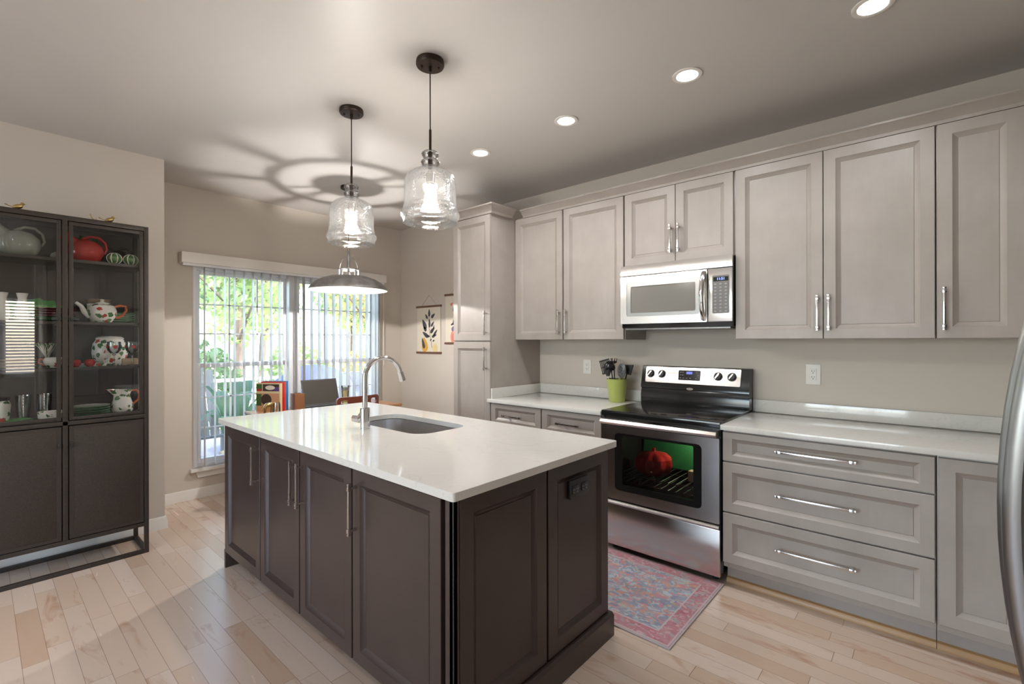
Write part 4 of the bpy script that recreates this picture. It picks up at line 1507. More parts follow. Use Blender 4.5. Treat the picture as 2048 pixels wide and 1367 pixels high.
gp = [(0.014, 2.306), (0.030, 2.302), (0.042, 2.292), (0.043, 2.284), (0.034, 2.272), (0.034, 2.264), (0.045, 2.252), (0.046, 2.244), (0.038, 2.233), (0.040, 2.225),
      (0.060, 2.215), (0.090, 2.200), (0.112, 2.182), (0.122, 2.160), (0.125, 2.12), (0.125, 2.045), (0.127, 2.035), (0.131, 2.03), (0.131, 2.022), (0.133, 2.015), (0.140, 2.005), (0.141, 1.990), (0.134, 1.978), (0.130, 1.972), (0.131, 1.957), (0.128, 1.955)]
MB().lathe(gp + [(r - 0.003, h) for r, h in reversed(gp[1:-1])], c0, 48, closed=True).build('glass_shade', 'jar_glass', pd_, smooth=60)
bulb = MB().lathe([(0.0, 2.012), (0.014, 2.015), (0.026, 2.028), (0.030, 2.045), (0.028, 2.062), (0.020, 2.085), (0.014, 2.105), (0.013, 2.14)], c0, 20).build('bulb', 'bulb', so)
dup(pd_, (-2.528, 1.45, CZ), 'clear glass jar pendant over the far end of the island, toward the window')

# zinc dome pendant over the desk
dp = thing('dome_pendant', 'wide grey zinc dome pendant hanging near the window', 'lamp', (-3.813, 2.157, CZ))
c0 = (-3.813, 2.157, 0)
MB().lathe([(0, CZ - 0.0005), (0.065, CZ - 0.0005), (0.065, CZ - 0.022), (0.0, CZ - 0.024)], c0, 28).build('canopy', 'bronze', dp)
MB().tube([(c0[0], c0[1], CZ - 0.02), (c0[0], c0[1], 2.20)], 0.003, 8).build('cable', 'bronze', dp)
hk = [(c0[0] + 0.0, c0[1] + 0.012 * math.sin(a), 2.185 - 0.016 * math.cos(a)) for a in [i / 12 * 2 * PI for i in range(12)]]
MB().tube(hk, 0.0025, 8, closed=True).build('chain_link', 'zinc', dp)
MB().lathe([(0.004, 2.172), (0.008, 2.168), (0.012, 2.15), (0.012, 2.03), (0.0, 2.03)], c0, 14).build('stem', 'zinc', dp)
aw = Vector((math.cos(0.72), math.sin(0.72), 0))
arch = [Vector(c0) + aw * (0.080 * math.cos(a)) + Vector((0, 0, 2.012 + 0.115 * math.sin(a))) for a in [i / 16 * PI for i in range(17)]]
MB().tube(arch, 0.004, 8).build('bail_arch', 'zinc', dp)
MB().lathe([(0.0, 2.012), (0.044, 2.012), (0.044, 2.018), (0.0, 2.020)], c0, 24).build('cage_plate', 'zinc', dp)
cg_ = MB()
cg_.lathe([(0.080, 2.008), (0.088, 2.008), (0.088, 2.017), (0.080, 2.017)], c0, 32, closed=True)
for k in range(8):
    a = k * PI / 4 + 0.25
    p = Vector((math.cos(a), math.sin(a), 0))
    cg_.tube([Vector(c0) + p * 0.084 + Vector((0, 0, 2.010)), Vector(c0) + p * 0.084 + Vector((0, 0, 1.952))], 0.010, 8, flat=0.6)
    if k % 4 == 0:
        cg_.tube([Vector(c0) + p * 0.084 + Vector((0, 0, 2.014)), Vector(c0) + p * 0.04 + Vector((0, 0, 2.014))], 0.006, 8)
cg_.build('cage', 'zinc', dp)
sp_ = [(0.082, 1.958), (0.092, 1.957), (0.16, 1.950), (0.23, 1.926), (0.285, 1.893), (0.318, 1.858), (0.329, 1.840), (0.330, 1.834)]
MB().lathe(sp_ + [(r - 0.002, h - 0.002) for r, h in reversed(sp_)], c0, 56, closed=True).build('shade', ['zinc'], dp, smooth=60)
li = [(r - 0.003, h - 0.0035) for r, h in sp_]
MB().lathe(li + [(r - 0.0006, h - 0.0006) for r, h in reversed(li)], c0, 56, closed=True).build('shade_lining', 'zinc_in', dp, smooth=60)
MB().lathe([(0.0, 1.93), (0.018, 1.93), (0.018, 1.985), (0.0, 1.985)], c0, 14).build('socket', 'zinc', dp) if False else None
bl_ = MB().lathe([(0.0, 1.890), (0.006, 1.892), (0.009, 1.898), (0.006, 1.906), (0.0, 1.908)], c0, 16)
bl_.build('bulb', emit('desk_bulb', (1.0, 0.95, 0.91), 18000.0), dp)
MB().lathe([(0.004, 1.905), (0.004, 2.03)], c0, 8).build('bulb_stem', 'zinc', dp)

# recessed downlights
rl = thing('recessed_light', 'round recessed downlight nearest the camera, at the top right of the photo', 'lamp', (-0.168, 2.395, CZ), 'recessed ceiling lights')
MB().lathe([(0.052, CZ - 0.001), (0.072, CZ - 0.001), (0.072, CZ - 0.006), (0.060, CZ - 0.009), (0.052, CZ - 0.006)], (-0.168, 2.395, 0), 36, closed=True).build('trim_ring', 'trim', rl)
MB().lathe([(0.0, CZ - 0.006), (0.052, CZ - 0.006), (0.052, CZ - 0.003), (0.0, CZ - 0.003)], (-0.168, 2.395, 0), 36).build('lens', 'led', rl)
lamp('downlight_beam', 'SPOT', (-0.168, 2.395, CZ - 0.012), CAN_W, (0.98, 0.98, 1.0), rl, spot_size=math.radians(160), spot_blend=0.6, shadow_soft_size=0.04)
for x, lbl in ((-0.921, 'round recessed downlight above the range side, second from the camera'),
               (-1.668, 'round recessed downlight in front of the cabinets, second from the pantry'),
               (-2.413, 'round recessed downlight closest to the tall pantry')):
    dup(rl, (x, 2.395, CZ), lbl)
for k, (x, y) in enumerate(((-0.6, -0.6), (-2.6, -0.6), (-0.6, -2.4), (-2.6, -2.4), (2.0, -1.0))):
    dup(rl, (x, y, CZ), 'round recessed downlight in the room behind the camera')

# ================================================================== CHINA CABINET
hx0, hx1 = -4.20, -3.86       # back, front
hy0, hy1 = -0.054, 0.750
hm_ = (hy0 + hy1) / 2
HZ = 2.137
hu = thing('china_cabinet', 'dark metal china cabinet with glass upper doors', 'cabinet', ((hx0 + hx1) / 2, hm_, 0))
T = 0.024
fm = MB()
for x in (hx0, hx1 - T):
    for y in (hy0, hy1 - T):
        fm.box(x, x + T, y, y + T, 0, HZ, 0.002)
for z in (0.0, 0.178, 0.888, HZ - T):
    for x in (hx0, hx1 - T):
        fm.box(x, x + T, hy0 + T, hy1 - T, z, z + T, 0.001)
    for y in (hy0, hy1 - T):
        fm.box(hx0 + T, hx1 - T, y, y + T, z, z + T, 0.001)
fm.box(hx1 - T, hx1, hm_ - 0.012, hm_ + 0.012, 0.202, HZ - T, 0.001)
fm.build('frame', 'hutch', hu)
MB().box(hx0 + 0.004, hx0 + 0.010, hy0 + T, hy1 - T, 0.19, HZ - T).build('back_panel', 'hutch', hu)
MB().box(hx0, hx1, hy0, hy1, HZ, HZ + 0.004, 0.001).build('top_panel', 'hutch', hu)
for y in (hy0 + 0.006, hy1 - 0.012):
    MB().box(hx0 + T, hx1 - T, y, y + 0.006, 0.202, 0.888).build('side_panel', 'hutch', hu)
    MB().box(hx0 + T, hx1 - T, y, y + 0.004, 0.912, HZ - T).build('side_glass', 'hutch_glass', hu, smooth=0)
SHZ = [1.888, 1.510, 1.232]
for z in SHZ:
    MB().box(hx0 + 0.012, hx1 - 0.027, hy0 + 0.014, hy1 - 0.014, z - 0.018, z, 0.001).build('shelf', 'hutch', hu)
MB().box(hx0 + 0.012, hx1 - 0.03, hy0 + 0.014, hy1 - 0.014, 0.893, 0.914, 0.001).build('shelf', 'hutch', hu)
MB().box(hx0 + 0.012, hx1 - 0.03, hy0 + 0.014, hy1 - 0.014, 0.19, 0.20, 0.001).build('floor_panel', 'hutch', hu)
for y0, y1, inner in ((hy0 + T + 0.004, hm_ - 0.017, 1), (hm_ + 0.017, hy1 - T - 0.004, -1)):
    z0_, z1_ = 0.918, HZ - T - 0.005
    w = 0.020
    xa, xb = hx1 - 0.020, hx1 - 0.002
    d = MB().box(xa, xb, y0, y0 + w, z0_, z1_, 0.001).box(xa, xb, y1 - w, y1, z0_, z1_, 0.001).box(xa, xb, y0 + w, y1 - w, z0_, z0_ + w, 0.001).box(xa, xb, y0 + w, y1 - w, z1_ - w, z1_, 0.001).build('glass_door', 'hutch', hu)
    MB().box(xb - 0.008, xb - 0.004, y0 + w * 0.8, y1 - w * 0.8, z0_ + w * 0.8, z1_ - w * 0.8).build('glass_pane', 'hutch_glass', d, smooth=0)
    ye = y1 - 0.012 if inner > 0 else y0 + 0.012
    MB().box(xb, xb + 0.018, ye - 0.006, ye + 0.006, 1.512, 1.536, 0.002).box(xb + 0.010, xb + 0.018, min(ye, ye - inner * 0.03), max(ye, ye - inner * 0.03), 1.516, 1.528, 0.001).build('latch', 'black_plastic', d)
    z0_, z1_ = 0.207, 0.882
    d = MB().box(xa + 0.006, xb, y0, y1, z0_, z1_, 0.001)
    d.box(xb - 0.001, xb + 0.001, y0, y0 + w, z0_, z1_).box(xb - 0.001, xb + 0.001, y1 - w, y1, z0_, z1_).box(xb - 0.001, xb + 0.001, y0 + w, y1 - w, z0_, z0_ + w).box(xb - 0.001, xb + 0.001, y0 + w, y1 - w, z1_ - w, z1_)
    d = d.build('lower_door', 'hutch', hu)
    MB().box(xb, xb + 0.014, ye - 0.005, ye + 0.005, 0.755, 0.785, 0.002).build('latch', 'black_plastic', d)


# ------------------------------------------------------------------ dishes
def ball_pitcher(m_, label, x, y, z, s=1.0, flip=1, rz=0.0):
    t_ = thing('ball_pitcher', label, 'pitcher', (x, y, z))
    mb = MB().lathe([(0.0, 0.001), (0.05, 0.001), (0.075, 0.02), (0.088, 0.055), (0.082, 0.095), (0.055, 0.125), (0.02, 0.138), (0, 0.14)], (0, 0, 0), 32, sx=0.75, sy=1.0)
    # spout: a lip rising to one side
    mb.v = [(x + p[0] * s, y + p[1] * s, z + p[2] * s) for p in mb.v]
    mb.build('body', m_, t_)
    f = flip
    MB().tube([(x, y - f * 0.045 * s, z + 0.10 * s), (x, y - f * 0.075 * s, z + 0.135 * s), (x, y - f * 0.10 * s, z + 0.155 * s)], 0.02 * s, 14, rs=[0.035 * s, 0.026 * s, 0.03 * s]).build('spout', m_, t_)
    pts = [(x, y - f * 0.02 * s, z + 0.136 * s), (x, y + f * 0.02 * s, z + 0.160 * s), (x, y + f * 0.06 * s, z + 0.158 * s), (x, y + f * 0.09 * s, z + 0.130 * s), (x, y + f * 0.098 * s, z + 0.09 * s), (x, y + f * 0.085 * s, z + 0.06 * s)]
    sm = []
    for i in range(len(pts) - 1):
        for q in (0, 0.5):
            sm.append(tuple(pts[i][k] * (1 - q) + pts[i + 1][k] * q for k in range(3)))
    sm.append(pts[-1])
    MB().tube(sm, 0.008 * s, 10, flat=1.3).build('handle', m_, t_)
    return t_


zs = SHZ[0] + 0.0005
ball_pitcher('sea_glaze', 'grey-green ball pitcher on the top shelf of the china cabinet', -3.985, 0.165, zs, 1.08)
ball_pitcher('red_glaze', 'red ball pitcher on the top shelf of the china cabinet', -3.985, 0.455, zs, 1.02)
ball_pitcher('black_glaze', 'black pitcher at the back of the top shelf, behind the striped balls', -4.09, 0.632, zs, 0.80)


def stripeball(x, y, z, label):
    t_ = thing('ceramic_ball', label, 'ornament', (x, y, z), 'striped green ornaments')
    r = 0.038
    mb = MB()
    mb.lathe([(0, 0.0005)] + [(r * math.sin(a), r * 0.92 * (1 - math.cos(a))) for a in [PI * i / 14 for i in range(1, 14)]] + [(0, r * 1.84)], (x, y, z), 30)
    mb.build('body', 'melon', t_)
    st = MB()
    for k in range(7):
        a = 2 * PI * k / 7 + 0.3
        pts = [(x + math.cos(a) * r * 1.01 * math.sin(p), y + math.sin(a) * r * 1.01 * math.sin(p), z + r * 0.92 * (1 - math.cos(p))) for p in [0.65 + i * (PI - 0.8) / 10 for i in range(11)]]
        st.tube(pts, 0.003, 6)
    st.build('stripes', 'cream', t_)


stripeball(-3.945, 0.588, zs, 'green ornament ball with cream stripes, next to the red pitcher')
stripeball(-3.945, 0.672, zs, 'green ornament ball with cream stripes, nearest the cabinet side')
pt = thing('leafy_sprig', 'dark green leafy sprig behind the red pitcher on the top shelf', 'plant', (-4.12, 0.46, zs))
mb = MB()
rng = random.Random(3)
leaves(mb, (-4.12, 0.46, zs + 0.15), (0.03, 0.075, 0.035), 120, 0.014, rng)
mb.build('leaves', 'leafgreen', pt, smooth=0)
MB().lathe([(0, 0), (0.022, 0), (0.03, 0.09), (0.02, 0.11), (0, 0.11)], (-4.12, 0.46, zs), 14).build('vase', 'black_glaze', pt)
solo('ceramic_bird', MB().lathe([(0, 0), (0.014, 0.0), (0.02, 0.012), (0.016, 0.03), (0.005, 0.04), (0, 0.041)], (-3.95, 0.315, zs), 14, sy=1.3), 'sea_glaze',
     'small pale green ornament at the right end of the top left shelf', 'ornament', (-3.95, 0.315, zs))


def plates(y, x, z, n, r, m_, rim, label, grp, wavy=0.0, dz=0.011):
    for k in range(n):
        mb = MB()
        prof = [(0.0, 0.0), (r * 0.55, 0.0), (r * 0.62, 0.003), (r, 0.010), (r * 1.0, 0.0125), (r * 0.6, 0.006), (0.0, 0.004)]
        mb.lathe(prof, (0, 0, 0), 40)
        if wavy:
            for i, p in enumerate(mb.v):
                rr = math.hypot(p[0], p[1])
                f = wavy * math.sin(12 * math.atan2(p[1], p[0])) * (rr / r) ** 2
                mb.v[i] = (p[0] * (1 + f), p[1] * (1 + f), p[2] + f * 0.02 * (rr > r * 0.8))
        nf = len(mb.f)
        seg = 40
        mb.m = [1 if 2 * seg <= i < 4 * seg else 0 for i in range(nf)]
        o = mb.build('plate', [m_, rim])
        o.location = (x, y, z + k * dz)
        pos = 'lowest' if k == 0 else ('topmost' if k == n - 1 else ('second from the bottom' if k == 1 else 'third from the bottom' if k == 2 else 'second from the top'))
        tag(o, label % pos, 'plate', grp)


z2 = SHZ[1] + 0.0005
plates(0.315, -4.03, z2, 2, 0.115, 'cream', 'green_glaze', 'cream plate with green rim under the maroon plates, %s', 'green rimmed plates behind the centre post', dz=0.013)
plates(0.315, -4.03, z2 + 0.026, 4, 0.10, 'maroon', 'maroon', 'maroon ruffled plate behind the centre post, %s of its stack', 'maroon ruffled plates', 0.03, 0.0145)
plates(0.63, -4.06, z2, 5, 0.085, 'cream', 'green_glaze', 'cream plate with green rim behind the teapot, %s of its stack', 'green rimmed plates behind the teapot', dz=0.014)
lp = MB()
vs, fs = [], []
for i in range(15):
    for j in range(7):
        a, b = i / 14 * 2 - 1, j / 6 * 2 - 1
        w = 0.085 * math.sqrt(max(0.02, 1 - a * a))
        vs.append((-4.13 - 0.02 * b - 0.01 * (1 - b * b) , 0.235 + a * 0.15, z2 + 0.07 + 0.005 + b * w * 0.8 + 0.01 + 0.008 * math.sin(a * 14)))
for i in range(14):
    for j in range(6):
        fs.append((i * 7 + j, i * 7 + j + 1, i * 7 + 7 + j + 1, i * 7 + 7 + j))
n0 = len(vs)
vs += [(p[0] + 0.006, p[1], p[2]) for p in vs]
fs += [tuple(n0 + q for q in reversed(f)) for f in fs]
lp.add(vs, fs)
zmin = min(p[2] for p in lp.v)
lp.v = [(p[0], p[1], p[2] - zmin + z2 + 0.03) for p in lp.v]
M['leafplate'] = mat('leaf_glaze', (0.07, 0.22, 0.05), 0.2)
t = NT(M['leafplate'])
wv = t.n('ShaderNodeTexWave')
wv.inputs['Scale'].default_value = 22
wv.inputs['Distortion'].default_value = 3
t.l(t.coord(), wv.inputs['Vector'])
t.base(t.ramp(wv.outputs['Fac'], [(0.3, (0.05, 0.18, 0.04)), (0.8, (0.16, 0.34, 0.12))]))
lp.v = [(p[0], p[1], p[2] - 0.0295) for p in lp.v]
solo('leaf_platter', lp, 'leafplate', 'green leaf-shaped platter standing behind the left glass door', 'platter', (-4.13, 0.235, z2), smooth=60)
for k, (yy, lbl) in enumerate(((0.095, 'pale cream vase at the far left of the second shelf'), (0.175, 'pale cream vase beside the leaf platter'))):
    solo('bud_vase', MB().lathe([(0, 0), (0.022, 0), (0.034, 0.03), (0.028, 0.09), (0.018, 0.125), (0.026, 0.16), (0.023, 0.16), (0.015, 0.125), (0.02, 0.06), (0, 0.02)], (-3.96, yy, z2), 24), 'cream', lbl, 'vase', (-3.96, yy, z2), 'pale vases')

tp_ = thing('teapot', 'apple-painted cream teapot with orange handle', 'teapot', (-3.965, 0.53, z2))
x, y, z = -3.965, 0.53, z2
MB().lathe([(0.0, 0.0), (0.045, 0.0), (0.05, 0.006), (0.072, 0.045), (0.074, 0.075), (0.062, 0.105), (0.035, 0.118), (0.0, 0.12)], (x, y, z), 32).build('body', 'apple', tp_)
ld = MB().lathe([(0.038, 0.117), (0.034, 0.124), (0.012, 0.131), (0.008, 0.136), (0.012, 0.145), (0, 0.150)], (x, y, z), 20).build('lid', 'cream', tp_)
MB().tube([(x, y - 0.055, z + 0.04), (x, y - 0.085, z + 0.065), (x, y - 0.10, z + 0.10), (x, y - 0.125, z + 0.122)], 0.012, 12, rs=[0.024, 0.016, 0.012, 0.009]).build('spout', 'cream', tp_)
MB().tube([(x, y + 0.062, z + 0.10), (x, y + 0.09, z + 0.112), (x, y + 0.118, z + 0.108), (x, y + 0.122, z + 0.08), (x, y + 0.10, z + 0.045), (x, y + 0.065, z + 0.028)], 0.008, 10).build('handle', 'orange_glaze', tp_)
for k in range(3):
    solo('tan_saucer', MB().lathe([(0, 0), (0.04, 0), (0.062, 0.007), (0.062, 0.009), (0, 0.004)], (0, 0, 0), 28), 'tan',
         'tan saucer above the teapot, %s of three' % ('lowest', 'middle', 'topmost')[k], 'saucer', None, 'tan saucers behind the teapot').location = (-4.10, 0.53, z2 + 0.1252 + k * 0.0095)
solo('serving_bowl', MB().lathe([(0, 0), (0.04, 0), (0.055, 0.05), (0.06, 0.124), (0.057, 0.124), (0.05, 0.05), (0, 0.01)], (-4.10, 0.53, z2), 28), 'cream',
     'plain cream bowl behind the teapot, under the tan saucers', 'bowl', (-4.10, 0.53, z2))

z3 = SHZ[2] + 0.0005
cj = thing('cookie_jar', 'large apple-painted jar on the third shelf', 'jar', (-4.085, 0.585, z3))
MB().lathe([(0, 0), (0.06, 0), (0.085, 0.03), (0.094, 0.08), (0.088, 0.14), (0.07, 0.17), (0.0, 0.172)], (-4.085, 0.585, z3), 32).build('body', 'apple', cj)
MB().lathe([(0.072, 0.17), (0.074, 0.178), (0.06, 0.188), (0.0, 0.192)], (-4.085, 0.585, z3), 28).build('lid', 'cream', cj)


def goblet(y, x, label):
    t_ = thing('goblet', label, 'glass', (x, y, z3), 'painted goblets')
    MB().lathe([(0, 0), (0.032, 0.0), (0.03, 0.003), (0.006, 0.008), (0.004, 0.02), (0.004, 0.065), (0.012, 0.075), (0, 0.076)], (x, y, z3), 24).build('stem', 'tumbler', t_)
    b_ = MB().lathe([(0.0, 0.076), (0.02, 0.08), (0.034, 0.10), (0.037, 0.125), (0.034, 0.155), (0.032, 0.155), (0.035, 0.125), (0.032, 0.10), (0.018, 0.083), (0, 0.08)], (x, y, z3), 28).build('bowl', 'tumbler', t_)
    mb = MB()
    for k in range(5):
        a = 2 * PI * k / 5
        c = Vector((x + 0.0375 * math.cos(a), y + 0.0375 * math.sin(a), z3 + 0.122))
        nn = Vector((math.cos(a), math.sin(a), 0)); tt_ = Vector((-math.sin(a), math.cos(a), 0))
        mb.prism([c + tt_ * (0.011 * math.cos(q)) + Vector((0, 0, 0.011 * math.sin(q))) for q in [i * PI / 5 for i in range(10)]], nn * 0.0008, k % 2)
    mb.build('painted_fruit', ['red_glaze', 'green_glaze'], b_)


goblet(0.675, -3.925, 'clear painted goblet nearest the right side of the third shelf')
goblet(0.583, -3.925, 'clear painted goblet in front of the large apple jar')
for k, (yy, lbl) in enumerate(((0.40, 'red ceramic apple just right of the centre post'), (0.465, 'red ceramic apple farther from the centre post'))):
    t_ = thing('ceramic_apple', lbl, 'ornament', (-3.925, yy, z3), 'red ceramic apples')
    MB().lathe([(0, 0.004), (0.012, 0.0), (0.025, 0.014), (0.028, 0.03), (0.02, 0.045), (0.006, 0.046), (0, 0.04)], (-3.925, yy, z3), 24).build('body', 'red_glaze', t_)
    MB().tube([(-3.925, yy, z3 + 0.04), (-3.923, yy + 0.003, z3 + 0.056)], 0.0015, 6).build('stem', 'bronze', t_)
solo('long_platter', MB().prism([(-4.05, 0.385, z3), (-4.05, 0.60, z3), (-4.075, 0.615, z3 + 0.07), (-4.075, 0.37, z3 + 0.07)], (0.006, 0, 0.002)) if False else
     MB().lathe([(0, 0), (0.08, 0), (0.105, 0.016), (0.103, 0.018), (0.078, 0.004), (0, 0.004)], (-3.985, 0.485, z3), 36, sx=0.27), 'apple',
     'apple-painted oval dish on the third shelf, behind the red apples', 'dish', (-4.0, 0.50, z3))
solo('butter_dish', MB().box(-3.998, -3.966, 0.63, 0.715, z3, z3 + 0.045, 0.008), 'tan', 'tan covered butter dish behind the right goblet', 'dish', (-4.0, 0.67, z3))
sb = thing('sugar_bowl', 'apple-painted sugar bowl with orange handle left of the centre post', 'bowl', (-3.96, 0.305, z3))
MB().lathe([(0, 0), (0.026, 0), (0.043, 0.025), (0.046, 0.045), (0.038, 0.062), (0, 0.064)], (-3.96, 0.305, z3), 28).build('body', 'apple', sb)
MB().tube([(-3.96, 0.265, z3 + 0.05), (-3.96, 0.243, z3 + 0.052), (-3.96, 0.24, z3 + 0.03), (-3.96, 0.268, z3 + 0.015)], 0.005, 8).build('handle', 'orange_glaze', sb)
pp = thing('variegated_plant', 'variegated leafy plant behind the sugar bowl', 'plant', (-4.07, 0.285, z3))
MB().lathe([(0, 0), (0.03, 0), (0.04, 0.06), (0.036, 0.06), (0, 0.05)], (-4.07, 0.285, z3), 20).build('pot', 'black_glaze', pp)
mb = MB()
rng = random.Random(11)
for k in range(15):
    a = k * 2.4
    ln = rng.uniform(0.06, 0.10)
    vs, fs = [], []
    for i in range(6):
        q = i / 5
        p = Vector((-4.07 + max(-0.08, math.cos(a) * ln * q), 0.285 + math.sin(a) * ln * q, z3 + 0.055 + 0.09 * math.sin(q * 2.2) * rng.uniform(0.95, 1.05)))
        w = 0.020 * math.sin(PI * min(1, 0.1 + 0.9 * q))
        sd_ = Vector((-math.sin(a), math.cos(a), 0.2)) * w
        vs += [p - sd_, p - sd_ * 0.65, p + sd_ * 0.65, p + sd_]
    for i in range(5):
        b0 = 4 * i
        mb.add([vs[b0 + q] for q in range(8)], [(1, 2, 6, 5)], 0)
        mb.add([vs[b0 + q] for q in range(8)], [(0, 1, 5, 4), (2, 3, 7, 6)], 1)
mb.build('leaves', ['leafgreen', 'cream'], pp, smooth=0)
plates(0.125, -4.02, z3, 4, 0.115, 'tan', 'tan', 'tan dinner plate on the third shelf at left, %s of its stack', 'tan dinner plates', dz=0.013)

z4 = 0.9145
plates(0.475, -3.985, z4, 5, 0.098, 'cream', 'green_glaze', 'cream plate with green rim on the bottom shelf, %s of its stack', 'green rimmed plates on the bottom shelf', 0.012, 0.0145)
mp_ = thing('milk_pitcher', 'apple-painted cream pitcher with orange handle on the bottom shelf', 'pitcher', (-4.0, 0.635, z4))
x, y, z = -4.0, 0.635, z4
mb = MB().lathe([(0, 0), (0.042, 0), (0.056, 0.02), (0.060, 0.05), (0.046, 0.095), (0.040, 0.12), (0.050, 0.155), (0.047, 0.155), (0.036, 0.12), (0.04, 0.095), (0.05, 0.05), (0, 0.015)], (0, 0, 0), 32)
for i, p in enumerate(mb.v):
    if p[2] > 0.11 and p[1] < 0:
        f = (p[2] - 0.11) / 0.045
        mb.v[i] = (p[0], p[1] * (1 + 0.65 * f * max(0, -p[1] / 0.05)), p[2] + 0.008 * f * max(0, -p[1] / 0.05))
mb.v = [(p[0] + x, p[1] + y, p[2] + z) for p in mb.v]
mb.build('body', 'apple', mp_)
MB().tube([(x, y + 0.044, z + 0.145), (x, y + 0.075, z + 0.15), (x, y + 0.092, z + 0.12), (x, y + 0.085, z + 0.085), (x, y + 0.055, z + 0.055)], 0.007, 10).build('handle', 'orange_glaze', mp_)
solo('scalloped_platter', MB().lathe([(0, 0), (0.075, 0), (0.10, 0.016), (0.098, 0.019), (0.07, 0.006), (0, 0.005)], (-3.985, 0.12, z4), 40), 'leafplate',
     'green scalloped platter at the left of the bottom shelf', 'platter', (-3.985, 0.12, z4))
solo('patterned_bowl', MB().lathe([(0, 0), (0.04, 0), (0.058, 0.02), (0.06, 0.055), (0.056, 0.055), (0.05, 0.02), (0, 0.008)], (-3.965, 0.295, z4), 32), 'apple',
     'apple-painted bowl on the bottom shelf left of the centre post', 'bowl', (-3.965, 0.295, z4))
for k, (yy, lbl) in enumerate(((0.275, 'clear tumbler behind the patterned bowl, nearer the centre post'), (0.165, 'clear tumbler on the bottom shelf behind the green platter'))):
    solo('tumbler', MB().lathe([(0, 0), (0.026, 0), (0.035, 0.15), (0.033, 0.15), (0.024, 0.006), (0, 0.006)], (-4.10, yy + 0.02 * k, z4), 24), 'tumbler', lbl, 'glass', (-4.10, yy + 0.02 * k, z4), 'clear tumblers in the china cabinet')
jr = thing('fruit_jar', 'dark lidded jar with red and green fruit on the bottom shelf at far left', 'jar', (-4.09, 0.085, z4))
MB().lathe([(0, 0), (0.04, 0), (0.046, 0.05), (0.05, 0.10), (0.04, 0.13), (0, 0.132)], (-4.09, 0.085, z4), 24).build('body', 'apple', jr)
MB().lathe([(0.044, 0.128), (0.046, 0.145), (0.0, 0.15)], (-4.09, 0.085, z4), 24).build('lid', 'black', jr)

# birds and twig on the cabinet top
def bird(y, label, f=1):
    z = HZ + 0.0045
    t_ = thing('brass_bird', label, 'ornament', (-3.93, y, z), 'brass birds on the china cabinet')
    mb = MB()
    mb.lathe([(0, -0.026), (0.008, -0.022), (0.014, -0.008), (0.014, 0.006), (0.010, 0.018), (0.0, 0.024)], (0, 0, 0), 14)
    ro = Matrix.Rotation(-f * 1.1, 3, 'X')
    mb.v = [tuple(Vector((-3.93, y, z + 0.024)) + ro @ Vector(p)) for p in mb.v]
    mb.lathe([(0, 0), (0.007, 0.003), (0.009, 0.009), (0.006, 0.016), (0, 0.018)], (-3.93, y + f * 0.018, z + 0.034), 12)
    mb.tube([(-3.93, y + f * 0.025, z + 0.042), (-3.93, y + f * 0.036, z + 0.041)], 0.002, 6, rs=[0.003, 0.0006])
    mb.tube([(-3.93, y + 0.004, z + 0.016), (-3.93, y + 0.004, z)], 0.0015, 5).tube([(-3.935, y - 0.003, z + 0.016), (-3.935, y - 0.003, z)], 0.0015, 5)
    mb.build('body', 'brass', t_)
    tl2 = MB().prism([(-3.934, y - f * 0.02, z + 0.016), (-3.926, y - f * 0.02, z + 0.016), (-3.922, y - f * 0.052, z + 0.030), (-3.938, y - f * 0.052, z + 0.030)], (0, 0, 0.003))
    tl2.build('tail', 'brass', t_)


bird(0.157, 'small brass bird on top of the china cabinet at left')
bird(0.562, 'small brass bird on top of the china cabinet near the right corner', 1)
z = HZ + 0.0045
solo('brass_twig', MB().tube([(-3.93, 0.47, z + 0.045), (-3.93, 0.478, z + 0.02), (-3.93, 0.50, z + 0.004), (-3.93, 0.53, z + 0.003)], 0.003, 8)
     .tube([(-3.93, 0.475, z + 0.028), (-3.93, 0.468, z + 0.038)], 0.002, 6).tube([(-3.93, 0.49, z + 0.008), (-3.925, 0.50, z + 0.022)], 0.002, 6), 'brass',
     'bent brass twig beside the right brass bird', 'ornament', (-3.93, 0.5, z))

# ================================================================== DESK BY THE WINDOW
dk = thing('desk', 'honey wood desk under the window, partly hidden by the island', 'desk', (-4.37, 2.25, 0))
TZ = 0.75
MB().box(-4.69, -4.05, 1.615, 2.885, TZ - 0.028, TZ, 0.008).build('desktop', 'walnut', dk)
MB().box(-4.66, -4.08, 1.66, 2.84, TZ - 0.10, TZ - 0.029).build('apron', 'walnut', dk)
for x in (-4.66, -4.13):
    for y in (1.655, 2.795):
        MB().box(x, x + 0.05, y, y + 0.05, 0, TZ - 0.0285, 0.003).build('leg', 'walnut', dk)

lt = thing('laptop', 'open laptop with a dark screen on the desk', 'laptop', (-4.28, 2.17, TZ))
zz = TZ + 0.0005
MB().box(-4.41, -4.15, 2.045, 2.40, zz, zz + 0.016, 0.004).build('keyboard_base', 'black_plastic', lt)
kb_ = MB()
for r_ in range(5):
    for c_ in range(14):
        kb_.box(-4.36 + r_ * 0.02, -4.344 + r_ * 0.02, 2.06 + c_ * 0.0235, 2.08 + c_ * 0.0235, zz + 0.016, zz + 0.0175)
kb_.build('keys', 'blackmat', lt)
lidp = [(-4.415, 2.045, zz + 0.017), (-4.415, 2.40, zz + 0.017), (-4.495, 2.40, zz + 0.262), (-4.495, 2.045, zz + 0.262)]
scr = MB().prism(lidp, (-0.008, 0, -0.002)).build('screen_lid', mat('laptop_shell', (0.06, 0.06, 0.06), 0.4), lt)
def LQ(u, v): return Vector(lidp[0]).lerp(Vector(lidp[1]), u).lerp(Vector(lidp[3]).lerp(Vector(lidp[2]), u), v)
